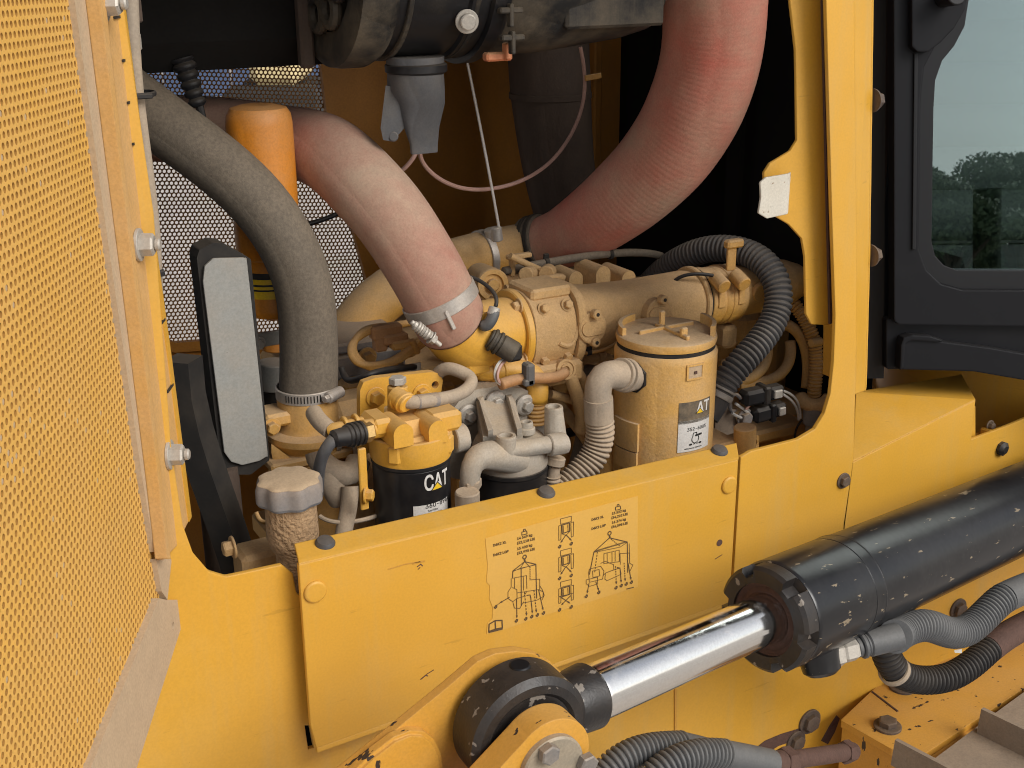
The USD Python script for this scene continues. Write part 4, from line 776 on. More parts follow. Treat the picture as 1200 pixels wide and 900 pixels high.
# middle red charge hose and its clamp
rp_ = V([(533, 384, .328), (523, 366, .325), (508, 335, .33), (484, 293, .345), (455, 250, .365), (422, 213, .40), (384, 180, .46), (338, 166, .54), (288, 157, .60), (230, 152, .64), (150, 148, .67)])
rp_[0] = rp_[1]+(rp_[0]-rp_[1])*.4
thing('charge_air_hose', 'dusty red brown charge air hose sloping down to the throttle elbow', 'hose', Part('charge_air_hose', corr(rp_, A([.0535, .0535, .0535, .054, .0545, .055, .0545, .052, .050, .050, .050]), .0075, .00012, n=44, k=6), 'hose_red', True))
cdir = nrm(rp_[2]-rp_[1]); co_ = rp_[1]+cdir*.010
cu_ = nrm(np.cross(cdir, Y_)); sp0 = P(487, 381, co_[1]-.045); sp1 = P(513, 402, co_[1]-.055); sdir = nrm(sp1-sp0)
th = np.linspace(0, 2*np.pi*6, 90); u, w, _ = basis(sdir)
thing('spring_clamp', 'wide steel band clamp with a spring loaded bolt on the middle red hose', 'hose clamp',
      [Part('band', band(co_, cdir, .0535, .0560, .021, 56), 'clamp_steel', 30), Part('tail', cbox(P(527, 375, co_[1]-.052), (.006, .006, .03), .001, A([nrm(np.cross(cdir, Y_)), Y_, cdir])), 'clamp_steel'),
       Part('spring', tube([sp0+sdir*(.026*t/th[-1])+.0062*(np.cos(t)*u+np.sin(t)*w) for t in th], .0022, 6, .002), 'zinc'), Part('sleeve', cyl(sp0-sdir*.004, sp0+sdir*.028, .0052), 'zinc'),
       Part('screw', cyl(sp0-sdir*.008, sp1+sdir*.006, .0035, n=12), 'zinc'), Part('nut', cat(bolt(sp0+sdir*.028, sdir, .014, .007, True)), 'zinc')])
# pipe behind and big right red hose
yp = V([(395, 420, .66), (415, 385, .66), (445, 352, .66), (490, 324, .665), (540, 306, .67), (590, 294, .675), (625, 287, .68)])
thing('charge_pipe', 'yellow metal pipe curving behind the middle red hose', 'pipe', [Part('pipe', tube(yp, .043, 28), 'engine_yellow', True), Part('pipe_band', band(P(566, 300, .672)-X_*.006, nrm(yp[-1]-yp[-3]), .043, .0465, .014), 'clamp_steel'), Part('pipe_stub', cat(cyl(P(577, 282, .65), P(574, 268, .65), .011)), 'clamp_steel')])
rr_ = V([(842, -60, .36), (838, 0, .365), (834, 60, .38), (816, 122, .405), (782, 180, .45), (735, 228, .51), (690, 262, .57), (655, 281, .625), (622, 289, .675)])
thing('intake_hose', 'large faded red hose bending down from the air cleaner at the top right', 'hose', Part('intake_hose', corr(rr_, A([.082, .081, .080, .079, .075, .069, .061, .053, .049]), .009, .00015, n=48, k=6), 'hose_red_bright', True))
bdir = nrm(rr_[-2]-rr_[-1]); bo_ = rr_[-1]
thing('band_clamp', 'dusty banded cuff at the lower end of the large red hose', 'hose clamp', [Part('cuff', band(bo_-bdir*.004, bdir, .048, .054, .034, 40), 'hose_grey', 30), Part('band', band(bo_+bdir*.004, bdir, .053, .056, .008, 40), 'dark_frame'), Part('band', band(bo_+bdir*.018, bdir, .053, .056, .008, 40), 'dark_frame')])
ex0 = P(645, 100, .85)
thing('exhaust_pipe', 'dark brown exhaust pipe standing in the shadow behind the dipstick', 'exhaust pipe', [Part('pipe', tube([A([ex0[0], .85, .28]), A([ex0[0], .85, -.25]), A([ex0[0]+.03, .83, -.5])], [.078, .078, .065], 36), 'dark_pipe', True), Part('seam_band', band(A([ex0[0], .85, -.27]), Z_, .07, .080, .012, 40), 'dark_pipe')])

# ================================================================== AIR CLEANER
ra = .128; Ya = .40
q = P(500, 68, Ya); ph = math.atan2(-q[2], Ya+1.2); p0 = ph-math.asin(ra/1.6)
Za = -1.6*math.tan(p0)
AX = lambda px: P(px, 40, Ya-.1)[0]
AA = lambda x: A([x, Ya, Za])
xa, xb, xc, xd, xe = AX(418), AX(462), AX(568), AX(612), AX(790)
acp = [Part('end_cap', lathe([(.085, .02), (.088, 0), (.118, -.004), (ra+.006, .0), (ra+.008, .012), (ra+.008, xb-xa-.012), (ra+.002, xb-xa)], AA(xa), X_, 64), 'black_plastic_dusty', 30),
       Part('canister', lathe([(ra-.004, 0), (ra-.003, xc-xb-.03), (ra+.002, xc-xb-.027), (ra+.002, xc-xb)], AA(xb), X_, 64), 'black_plastic', 30),
       Part('joint_ring', lathe([(ra, 0), (ra+.010, .002), (ra+.010, .02), (ra+.004, .022), (ra+.004, .03), (ra, .032)], AA(xc), X_, 64), 'black_plastic', 30)]
def acs(x, ry, rz, e, dz=0.):
    a = np.arange(56)*2*np.pi/56; c, s_ = np.cos(a), np.sin(a)
    return AA(x)+np.stack([0*a, np.sign(c)*np.abs(c)**(2/e)*ry, np.sign(s_)*np.abs(s_)**(2/e)*rz+dz], 1)
acp.append(Part('outlet_housing', loft([acs(xc+.03, .126, .126, 2.), acs(xd+.02, .124, .126, 2.3, -.002), acs(xd+.06, .120, .124, 2.6, -.004), acs(xe-.06, .110, .112, 2.8, -.002), acs(xe-.015, .104, .104, 2.8, .0), acs(xe, .090, .088, 2.6, .002), acs(xe+.01, .06, .06, 2.5, .004)]), 'black_plastic_dusty', 50))
for xx, rr_r in ((xb+.015, ra+.001), (xc-.022, ra+.003)): acp.append(Part('rib_ring', band(AA(xx), X_, ra-.006, rr_r, .007, 64), 'black_plastic_dusty'))
for xx, ry in ((xd+.005, .1265), (xd+.018, .1265)): acp.append(Part('rib_ring', band(AA(xx), X_, .115, ry, .006, 64), 'black_plastic_dusty'))
r1 = np.random.default_rng(3); coils = []
for k in range(9):
    a0 = k*2*np.pi/9; c = AA(xa-.002)+A([0, math.cos(a0)*.066, math.sin(a0)*.066]); th = np.linspace(0, 2*np.pi, 14)
    acp[0].subs.append(Part('cap_rib', tube([c+A([-.006, math.cos(t)*.02, math.sin(t)*.02]) for t in th], .008, 8, .01), 'black_plastic_dusty'))
acp[0].subs.append(Part('cap_face', lathe([(.089, 0), (.089, -.002), (.02, -.004), (.018, -.016), (.0001, -.018)], AA(xa+.014), X_, 40), 'black_plastic_dusty'))
bo2 = P(547, 25, Ya-ra*.86); acp.append(Part('clip_bolt', bolt(bo2, nrm(A([-.25, -1, -.1])), .022, .008, True, 12), 'zinc'))
for (px, py) in ((598, 12), (600, 44)): acp.append(Part('latch_clip', cat(cbox(P(px, py, Ya-ra+.0), (.035, .012, .008), .002), cbox(P(px, py+6, Ya-ra-.001), (.006, .012, .03), .002)), 'black_plastic_dusty'))
lab = sbox(-.5, -.5, .5, .5)
o1, o2 = P(670, 2, Ya-.108), P(780, 22, Ya-.1)
acp.append(Part('faded_label', cbox((o1+o2)/2+A([-.01, .002, .02]), (o2[0]-o1[0], .02, .085), .004), 'black_plastic_dusty', label='raised dusty label panel'))
acp.append(Part('orange_clip', cat(cbox(P(583, 66, Ya-.10), (.04, .016, .012), .003), cbox(P(594, 60, Ya-.108), (.008, .016, .022), .002)), 'clip_orange'))
acp.append(Part('mounting_strap', lathe([(ra+.004, 0), (ra+.004, .022)], AA(xa+.02), X_, 48), 'black_plastic'))
thing('air_cleaner', 'black cylindrical air cleaner housing across the top of the bay', 'air cleaner', acp)
# duckbill valve hanging from it
vo = P(488, 92, Ya-.035); s = S(vo)
def vr(py, px, a, b, e=2.): 
    o = A([vo[0]+(px-488)*s, vo[1], vz(vo[0], vo[1], py)]); t = np.arange(40)*2*np.pi/40; c, q_ = np.cos(t), np.sin(t)
    return o+np.stack([np.sign(c)*np.abs(c)**(2/e)*a*s, np.sign(q_)*np.abs(q_)**(2/e)*b*s, 0*t], 1)
thing('duckbill_valve', 'grey rubber duckbill dust valve hanging beneath the air cleaner', 'valve',
      [Part('body', loft([vr(66, 487, 34, 34), vr(78, 487, 34, 34), vr(82, 487, 33, 33), vr(104, 487, 34, 33), vr(122, 492, 30, 22, 2.2), vr(150, 493, 22, 10, 2.6), vr(168, 495, 18, 5, 3.5), vr(178, 495, 17.5, 4, 4), vr(180, 495, 17, 3.6, 4)]), 'rubber_grey', 40),
       Part('collar', lathe([(33*s, 0), (36.5*s, .003), (36.5*s, .012), (33*s, .015)], A([vo[0], vo[1], vz(vo[0], vo[1], 86)]), Z_, 40), 'rubber_black'),
       Part('side_fin', hull([P(452, 100, vo[1]), P(472, 104, vo[1]-.01), P(474, 150, vo[1]), P(460, 166, vo[1]), P(449, 164, vo[1]), P(446, 150, vo[1]), P(452, 100, vo[1]+.03), P(460, 166, vo[1]+.02), P(449, 164, vo[1]+.02)]), 'rubber_grey', subs=[Part('tip', cyl(P(461, 160, vo[1]-.004), P(461, 160, vo[1]+.015), .007, n=14), 'rubber_grey')])])
thing('inlet_snorkel', 'dark housing in the shadow at the upper left of the bay', 'housing', [Part('housing', cbox((P(270, 30, .62)[0], .62, P(270, 84, .45)[2]+.10), (.50, .34, .20), .04), 'dark_wall'), Part('strap', cbox(P(357, 35, .44), (.02, .02, .10), .004), 'dark_pipe')])
# wires under it
thing('dipstick_rod', 'thin pale rod slanting down beneath the air cleaner', 'rod', [Part('rod', tube(V([(545, 60), (566, 165), (585, 268)], .58), .0024, 8), 'wire_white'), Part('foot', cyl(P(581, 266, .58), P(583, 282, .58), .010, n=14), 'clamp_steel')])
thing('sensor_wire', 'thin brown pink wire hanging in a loop below the air cleaner', 'wire', [Part('wire', tube(V([(492, 178, .5), (503, 200, .53), (530, 217, .56), (565, 222, .6), (602, 215, .62), (640, 194, .64), (666, 163, .65), (682, 125, .66), (685, 88, .66), (680, 55, .66)]), .0034, 8), 'wire_pink'), Part('tag', cbox(P(695, 90, .655), (.034, .004, .010), .001, A([nrm(X_+Z_*.1), Y_, nrm(Z_-X_*.1)])), 'wire_amber'), Part('branch', tube(V([(487, 180, .5), (475, 196, .51), (453, 212, .54), (430, 225, .56)]), .0034, 8), 'wire_pink')])
thing('probe_boot', 'black ribbed boot and thin probe at the upper left', 'boot', [Part('boot', corr(V([(213, 68, .48), (224, 100, .475), (233, 125, .47)]), .017, .012, .004, r1=.012), 'rubber_black', 60), Part('probe', tube(V([(233, 122, .47), (241, 148, .465), (250, 172, .46)]), [.006, .004, .002], 10), 'rubber_black')])
thing('left_tubes', 'two dusty upright tubes strapped together beside the left door', 'tube',
      [Part('thick_tube', tube(V([(138, -40, .10), (141, 40, .10), (149, 120, .10), (159, 200, .10), (168, 290, .10), (176, 380, .10)]), .0125), 'hose_grey', True), Part('thin_tube', tube(V([(152, -40, .085), (155, 40, .085), (160, 110, .085), (170, 190, .085), (179, 270, .085), (183, 350, .085), (187, 440, .085)]), .0075), 'conduit_tan', True),
       Part('band_clamp', cat(band(P(147, 54, .10)-Z_*.004, Z_, .0125, .016, .016), cbox(P(148, 48, .083), (.026, .006, .016), .002)), 'zinc', subs=[Part('screw', cyl(P(141, 48, .08), P(139, 48, .072), .0065, n=12), 'zinc')]),
       Part('cable_tie', cat(band(P(160, 113, .09), Z_, .018, .020, .005), cbox(P(167, 113, .07), (.02, .006, .005), .001)), 'rubber_black'), Part('cable_tie', cat(band(P(180, 322, .085), Z_, .009, .011, .006), cbox(P(185, 321, .075), (.014, .006, .006), .001)), 'rubber_black'),
       Part('joint', cyl(P(142, 12, .10)-Z_*.012, P(142, 12, .10)+Z_*.012, .02), 'dark_pipe')])

# ================================================================== ORANGE CANISTER, GREY SHIELD, GREY BOX
oc = P(311, 240, .45); s = S(oc)
def ocl(prof): return lathe([(max(r, .01)*s, zfront(oc, max(r, .01)*s, py)) for r, py in prof], (oc[0], oc[1], 0), Z_, 44)
thing('receiver_drier', 'orange upright canister with rounded top behind the coolant hose', 'canister',
      [Part('body', ocl([(0, 124), (20, 125), (32, 130), (36.5, 138), (38, 150), (38.5, 366), (34, 374), (0, 376)]), 'orange_can', 40),
       Part('label', ocl([(38.8, 328), (38.9, 329), (38.9, 350), (38.8, 351)]), 'yellow_print', 30), Part('dent_ring', ocl([(38.3, 306), (39., 308), (38.3, 310)]), 'orange_can', 30), Part('label_band', ocl([(39., 321), (39.1, 322), (39.1, 327), (39., 328)]), 'black_print', 30),
       Part('lettering', ocl([(39.1, 334), (39.2, 334.4), (39.2, 336), (39.1, 336.4)]), 'black_print', 30), Part('lettering', ocl([(39.1, 340), (39.2, 340.4), (39.2, 341.6), (39.1, 342)]), 'black_print', 30)])
thing('canister_bracket', 'pale bracket and white fittings under the orange canister', 'bracket', [Part('strap', cbox(P(313, 397, .46), (.06, .006, .022), .002), 'plate_grey'), Part('bolt', bolt(P(303, 402, .455), -Y_, .014), 'zinc'), Part('tube', cyl(P(322, 392, .56), P(322, 410, .56), .02), 'orange_can'), Part('cup', cyl(P(322, 424, .5), P(322, 455, .5), .026), 'plate_grey'), Part('lower_cup', cyl(P(322, 456, .5), P(322, 480, .5), .022), 'dark_frame')])
sh = flat([(238, 330), (240, 312), (250, 303), (288, 302), (292, 330), (314, 534), (304, 540), (284, 545), (271, 541), (263, 530)], .28, .004)
e = ex(sh, (0, .28, 0), X_, Z_, Y_, 0, .004)
bk = flat([(227, 300), (230, 290), (246, 282), (258, 283), (290, 301), (312, 535), (290, 552), (268, 552), (255, 540)], .30, .004)
thing('grey_shield', 'pale grey upright shield plate on a black backing left of the coolant hose', 'shield', [Part('plate', e, 'plate_grey', False), Part('bent_edge', bandstrip(P(289, 303, .28), P(314, 535, .28), P(314, 535, .28)+A([.004, .03, 0]), P(289, 303, .28)+A([.004, .03, 0])), 'plate_grey', False), Part('backing', ex(bk, (0, .286, 0), X_, Z_, Y_, 0, .035), 'dark_frame', False)])
thing('control_box', 'flat grey box behind the wiring loop', 'box', [Part('lid', pbox(388, 478, 398, 410, .52, .66, .006), 'plastic_grey'), Part('case', pbox(390, 476, 411, 440, .524, .66, .006), 'plastic_grey')])

# ================================================================== FUEL FILTER (left, black can)
FO = P(482, 540, .20); fs_ = S(FO)
def fl_(prof, n=48): return lathe([(max(r, .01)*fs_, zfront(FO, max(r, .01)*fs_, py)) for r, py in prof], (FO[0], FO[1], 0), Z_, n)
def fr(px, py, y=None): return P(px, py, FO[1] if y is None else y)
def arch(px0, px1, py0, py1, y0, y1):
    a, b, c = P(px0, py1, y0), P(px1, py1, y0), P((px0+px1)/2, py0, y0); r = (b[0]-a[0])/2; h = c[2]-(a[2]+b[2])/2
    g = unary_union([sbox(-r, 0, r, max(h-r, .001)), Point(0, max(h-r, .001)).buffer(r, 16)])
    return ex(g, A([(a[0]+b[0])/2, y0, (a[2]+b[2])/2]), X_, Z_, Y_, 0, y1-y0)
zf = lambda py, r=0: zfront(FO, r*fs_, py)
fparts = [Part('cup', fl_([(20, 516), (47, 521), (49, 523), (49, 533), (48, 548), (46, 552), (20, 546)]), 'engine_clean', 30),
          Part('rim', fl_([(46, 550), (47.3, 551), (47.3, 554), (45, 556)]), 'rubber_black', 30),
          Part('can', fl_([(44, 553), (45.5, 556), (45.5, 660), (44, 672), (20, 664)]), 'filter_black', 30),
          Part('head', cat(cbox(A([FO[0], FO[1]-.004, (zf(500)+zf(522))/2-.006]), (.095, .080, .036), .012), hull([A([FO[0]+x*.045, FO[1]+y*.036, zf(516)]) for x in (-1, 1) for y in (-1, 1)]+[A([FO[0]+x*.03, FO[1]+y*.02, zf(486)]) for x in (-1, 1) for y in (-1, 1)])), 'engine_clean', 30),
          Part('boss', arch(462, 485, 497, 524, FO[1]-.053, FO[1]), 'engine_clean', 30), Part('boss', arch(503, 525, 493, 520, FO[1]-.053, FO[1]), 'engine_clean', 30),
          Part('outlet_block', pbox(505, 543, 484, 508, FO[1]-.038, FO[1]+.02, .006), 'engine_clean'), Part('inlet_block', cat(cyl(P(424, 504, FO[1]-.02), P(462, 499, FO[1]-.01), .0135), pbox(438, 462, 492, 512, FO[1]-.03, FO[1]+.02, .006)), 'engine_clean')]
bkt = flat([(422, 530), (422, 458), (426, 448), (440, 443), (506, 436), (516, 438), (519, 446), (517, 460), (512, 466), (450, 476), (450, 530)], .27, .003)
bkt = bkt.difference(Point(P(510, 451, .27)[0], P(510, 451, .27)[2]).buffer(.0055))
fparts += [Part('mounting_plate', ex(bkt, (0, .27, 0), X_, Z_, Y_, 0, .012), 'engine_clean', False), Part('bolt', bolt(P(440, 465, .27), -Y_, .020, .011), 'engine_clean'), Part('bolt', bolt(P(494, 461, .27), -Y_, .020, .011), 'engine_clean'),
           Part('riser', cyl(P(466, 500, .225), P(466, 452, .225), .014), 'engine_clean'), Part('top_plug', bolt(P(466, 449, .225), Z_, .024, .009, False), 'zinc'), Part('clamp_bar', cyl(P(478, 491, .22), P(528, 482, .22), .010), 'engine_clean')]
la = 34.; 
def wrap(t, o, r, ang, z, off=.0004):
    v = t.vertices; th = ang+v[:, 0]/r; rr = r+off+v[:, 2]; m_ = t.copy()
    m_.vertices = np.stack([o[0]+rr*np.sin(th), o[1]-rr*np.cos(th), z+v[:, 1]], 1); return fix(m_)
def patch(w, h, t=.0003, n=10):
    b = trimesh.creation.box((w, h, t)); b.apply_translation((w/2, h/2, t/2)); return sub2(b, w/n)
def txt(s_, h, bold=True, sx=1., t=.0003):
    q_ = meshkit.text_mesh(s_, h, t, bold); q_.vertices[:, 0] *= sx; return sub2(q_, .004)
def logo(o, r, ang, z, h, mat='white_print', txt_='CAT', tri_at=.5, sx=1.):
    w = txt(txt_, h, True, sx); L = w.bounds[1][0]-w.bounds[0][0]
    tri = trimesh.creation.extrude_polygon(Polygon([(L*tri_at-h*.38, -h*.05), (L*tri_at+h*.38, -h*.05), (L*tri_at, h*.36)]), .0005, engine='earcut')
    trb = trimesh.creation.extrude_polygon(Polygon([(L*tri_at-h*.50, -h*.09), (L*tri_at+h*.50, -h*.09), (L*tri_at, h*.46)]), .00042, engine='earcut')
    return [Part('lettering', wrap(w, o, r, ang, z), mat, False), Part('emblem_edge', wrap(sub2(trb, .004), o, r, ang, z, .00045), 'black_print', False), Part('emblem_triangle', wrap(sub2(tri, .004), o, r, ang, z, .0006), 'yellow_print', False)]
fr_ = 45.6*fs_; zc = lambda py: zfront(FO, fr_, py)
pa_ = math.asin(2/46.)
fparts += [Part('label', wrap(patch(.056, .05), FO, fr_, -.42, zc(633)), 'white_print', False, label='white part number label on the black can')]
fparts += logo(FO, fr_, -.14, zc(577), .0215, sx=.70)
fparts += [Part('part_number', wrap(txt('360-8960', .0062), FO, fr_, -.12, zc(597.5), .0007), 'black_print', False), Part('small_print', wrap(txt('fuel filter', .0028, False), FO, fr_, -.05, zc(602), .0007), 'black_print', False), Part('small_print', wrap(txt('filtro combustible', .0028, False), FO, fr_, -.22, zc(606), .0007), 'black_print', False)]
thing('fuel_filter', 'black fuel filter can with a yellow head and white lettering', 'filter', fparts)
hs = V([(470, 470, .205), (488, 471, .19), (512, 468, .195), (535, 463, .205), (550, 453, .22), (551, 443, .235), (538, 435, .25), (524, 432, .265), (514, 437, .28), (508, 446, .30)])
thing('fuel_hose', 'tan fuel hose looping over the fuel filter head', 'hose', [Part('hose', tube(hs, .0092, 16), 'conduit_tan', True), Part('banjo', cat(cyl(P(462, 462, .215), P(478, 474, .19), .013), cyl(P(466, 466, .213), P(469, 468, .208), .0165), cyl(P(473, 470, .2), P(476, 473, .194), .0155)), 'engine_clean'), Part('worn_sleeve', tube([hs[1], hs[2]], .0098), 'plastic_grey')])
c0, c1_ = P(388, 515, .165), P(428, 506, .175); cdx = nrm(c1_-c0)
thing('sensor_plug', 'black electrical plug with a brass nut at the left of the fuel filter head', 'connector',
      [Part('shell', cat(lathe([(.007, 0), (.0115, .004), (.0125, .02), (.0135, .024)], c0, cdx, 20), cyl(c0+cdx*.022, c0+cdx*.046, .0145)), 'rubber_black'), Part('collar', cat(*[band(c0+cdx*(.028+.007*k), cdx, .013, .0165, .0045, 24) for k in range(3)]), 'black_plastic'), Part('brass_nut', hx(c0+cdx*.047, cdx, .0145, .014), 'brass', False),
       Part('cable', tube([c0+cdx*.004, P(380, 530, .17), P(374, 550, .19), P(372, 580, .22)], .008), 'rubber_grey')])
pw = V([(368, 484, .25), (376, 495, .22), (387, 504, .2)])
thing('fuel_line', 'yellow pipe fitting with a tan hose left of the fuel filter', 'pipe', [Part('hose', tube(pw, .0115), 'conduit_tan'), Part('elbow', tube([pw[-1], P(395, 503, .195), P(425, 496, .195)], .0095), 'engine_clean'), Part('collar', cat(*[band(P(px, 501-(px-398)*.25, .195), nrm(P(425, 496, .195)-P(395, 503, .195)), .008, .0135, .005, 20) for px in (402, 415)]), 'engine_clean')])
thing('support_strap', 'narrow yellow strap with a bolt hanging beside the black can', 'strap', [Part('strap', cbox((P(424, 530, .17)+P(427, 592, .17))/2, (.011, .006, abs(P(424, 530, .17)[2]-P(427, 592, .17)[2])+.012), .002), 'engine_clean'), Part('bolt', bolt(P(428, 580, .168), nrm(A([.8, -.6, 0])), .016, .009), 'engine_clean')])
thing('tan_hoses', 'tan hoses bending down between the filler cap and the fuel filter', 'hose', [Part('hose', tube(V([(372, 530, .26), (380, 545, .25), (402, 555, .24), (420, 540, .25)]), .017), 'conduit_tan'), Part('hose', tube(V([(384, 545, .25), (388, 565, .24), (398, 585, .24)]), .016), 'conduit_tan'), Part('pale_tube', tube(V([(410, 570, .22), (409, 592, .21), (404, 618, .2), (396, 660, .2)]), .0115), 'conduit_tan', label='pale upright tube'), Part('wire', tube(V([(375, 605, .22), (398, 612, .2), (430, 608, .2), (450, 600, .22)]), .003, 8), 'conduit_tan')])
# wiring loop
lp = []
for k in range(3):
    d = k*4.; lp.append(Part('cable', tube(V([(482, 378-d*.3, .47), (455, 382, .455), (425, 392-d*.4, .44), (411+d*.4, 408, .43), (418+d, 424+d*.3, .425), (445, 427+d*.6, .42), (472, 415+d*.5, .42), (494, 396+d, .43), (505, 386+d, .45)]), .0055, 12), 'wire_amber', True))
lp.append(Part('connector', cat(cbox(P(452, 388, .44), (.05, .02, .022), .004), cbox(P(462, 396, .435), (.04, .02, .016), .003), cbox(P(445, 400, .44), (.02, .018, .03), .003)), 'wire_orange')); lp.append(Part('plug', cbox(P(470, 403, .43), (.035, .018, .014), .003), 'wire_amber')); lp.append(Part('tie', cyl(P(482, 398, .42), P(490, 414, .42), .005), 'wire_amber'))
thing('wiring_loop', 'amber wiring harness coiled in a loop behind the fuel filter', 'wiring', lp)

# ================================================================== OIL FILLER
OF = P(340, 585, .10); so2 = S(OF)
lob = lambda a: 1+.055*np.cos(a*8)
cz = lambda py, r: vz(OF[0], OF[1], py-.33*r)
capm = lathe([(.0001, cz(590, 39)+.020), (30*so2, cz(590, 39)+.020), (36*so2, cz(590, 39)+.017), (38.5*so2, cz(590, 39)+.010), (38.5*so2, cz(590, 39)-.006), (36*so2, cz(590, 39)-.010), (.0001, cz(590, 39)-.010)], (OF[0], OF[1], 0), Z_, 96, shape=lob)
topm = lathe([(35.6*so2, cz(590, 39)+.0175), (30*so2, cz(590, 39)+.0212), (.0001, cz(590, 39)+.0218)], (OF[0], OF[1], 0), Z_, 96, shape=lob)
thing('oil_filler', 'scalloped oil filler cap caked with dust on its mud covered neck', 'filler cap', [Part('cap', capm, 'plastic_grey', 30, subs=[Part('dust_layer', topm, 'dusty_flange', 40)]), Part('neck', vlathe(340, 585, .10, [(29, 597), (30, 604), (31, 640), (28, 650), (22, 656), (21, 720)], 48), 'caked_mud', 40)])

# ================================================================== GREY FILTER HEAD (centre)
GO = P(598, 555, .215); gs_ = S(GO)
def gl_(prof, n=48): return lathe([(max(r, .01)*gs_, zfront(GO, max(r, .01)*gs_, py)) for r, py in prof], (GO[0], GO[1], 0), Z_, n)
gp = [Part('dome', gl_([(0, 512), (30, 520), (40, 528), (44, 538), (45, 556), (43, 562), (20, 552)]), 'aluminium_cast', 40), Part('black_can', gl_([(42, 561), (44, 563), (44, 670), (20, 660)]), 'filter_black', 30), Part('can_rim', gl_([(43, 559), (45.2, 561), (45.2, 565), (43, 567)]), 'rubber_black')]
bkp = flat([(528, 560), (528, 484), (538, 470), (556, 457), (585, 452), (612, 455), (632, 464), (642, 480), (648, 520), (640, 580)], .285, .006)
gp.append(Part('mounting_flange', ex(bkp, (0, .285, 0), X_, Z_, Y_, 0, .03), 'aluminium_cast', 30))
gp.append(Part('sloping_body', hull([P(558, 470, .28), P(603, 466, .28), P(560, 478, .262), P(604, 474, .262), P(566, 512, .19), P(612, 506, .19), P(566, 530, .20), P(615, 525, .20), P(560, 525, .28), P(612, 520, .28)]), 'aluminium_cast', 30))
gp.append(Part('rib', hull([P(559, 466, .285), P(566, 464, .285), P(562, 470, .262), P(572, 505, .18), P(578, 503, .18), P(572, 520, .2), P(578, 520, .2)]), 'aluminium_cast', 30)); gp.append(Part('rib', hull([P(592, 463, .285), P(600, 462, .285), P(596, 466, .26), P(606, 503, .18), P(612, 501, .18), P(606, 518, .2), P(612, 518, .2)]), 'aluminium_cast', 30))
for (px, py) in ((548, 486), (580, 470), (615, 474)):
    o = P(px, py, .283); gp.append(Part('bolt', cat(lathe([(.0001, 0), (.0165, 0), (.0165, .004), (.013, .0075), (.0001, .0075)], o, -Y_, 28), bolt(o-Y_*.006, -Y_, .017, .009, False, 6, .2)), 'zinc'))
gp.append(Part('outlet_elbow', tube([P(606, 536, .18), P(582, 534, .17), P(562, 536, .165), P(553, 547, .162), P(551, 566, .162)], [.023, .0215, .0185, .015, .0135], 26), 'aluminium_cast', 40))
gp.append(Part('hex_collar', cat(lathe([(.0145, 0), (.016, .002), (.016, .012), (.0145, .014)], P(551.5, 572, .162), Z_, 6, .3), lathe([(.0155, 0), (.017, .002), (.017, .028), (.0155, .030)], P(548, 596, .14)-Z_*.004, Z_, 28)), 'conduit_tan', 20))
gp.append(Part('side_pipe', cyl(P(594, 528, .165), P(656, 519, .165), .0125), 'aluminium_cast')); gp.append(Part('pipe_end', cat(cyl(P(642, 522, .165), P(660, 519, .165), .016), cyl(P(658, 520, .165), P(663, 519, .165), .015)), 'aluminium_cast'))
def cup(px, py, r, h, y): o = P(px, py, y); return lathe([(r*.9, -h), (r, -.003), (r*.93, 0), (r*.66, 0), (r*.6, -.006), (.0001, -.006)], o, Z_, 28)
gp.append(Part('open_boss', cup(593, 510, .0145, .03, .165), 'aluminium_cast')); gp.append(Part('plug', cat(cup(617, 494, .0095, .02, .20), cyl(P(617, 508, .2), P(617, 500, .2), .0125)), 'aluminium_cast')); gp.append(Part('tower', cat(cup(649, 476, .0135, .05, .19), cyl(P(651, 515, .19), P(649, 482, .19), .0165, .0135)), 'aluminium_cast'))
gp.append(Part('drain_tube', cat(cyl(P(652, 535, .18), P(650, 545, .18), .014), cyl(P(650, 545, .18), P(648, 560, .18), .009), corr([P(648, 558, .18), P(646, 590, .18)], .0115, .006, .0025)), 'conduit_tan', 40)); gp.append(Part('side_plug', cyl(P(530, 515, .2), P(545, 512, .2), .02), 'aluminium_cast'))
thing('filter_head', 'grey cast aluminium filter head with three bolts beside the fuel filter', 'filter head', gp)

# water/fuel lines and sensors behind it
thing('amber_elbow', 'yellow elbow pipe with an orange harness tied over it', 'pipe', [Part('block', pbox(546, 578, 420, 442, .30, .36, .008), 'engine_clean'), Part('pipe', tube(V([(560, 432, .32), (590, 434, .31), (618, 436, .30), (628, 446, .29), (629, 470, .285)]), .0165, 24), 'engine_clean', True), Part('rings', cat(*[band(P(px, 432+(px-560)*.07, .312), X_, .015, .0195, .005, 28) for px in (574, 586, 594)]), 'engine_clean'), Part('ribbed_hose', corr([P(629, 466, .285), P(629, 495, .285)], .0165, .0065, .003), 'wire_amber', 50)])
thing('harness_sleeve', 'orange braided harness ending in frayed wires over the yellow elbow', 'wiring', [Part('sleeve', tube(V([(586, 451, .262), (605, 445, .262), (622, 443, .262), (645, 443, .27), (662, 436, .285)]), .0085, 12), 'wire_orange', True), Part('cable_tie', cat(cbox(P(619, 438, .255), (.014, .02, .034), .003), cbox(P(619, 448, .25), (.016, .01, .010), .002)), 'rubber_grey'), Part('wire', tube(V([(588, 451, .262), (580, 440, .265), (584, 426, .27), (598, 416, .285), (604, 410, .295)]), .0022, 6), 'wire_white'), Part('wire', tube(V([(590, 450, .262), (583, 441, .26), (588, 427, .268), (600, 418, .285), (607, 412, .295)]), .0022, 6), 'wire_pink')])
cE = P(664, 433, .29)
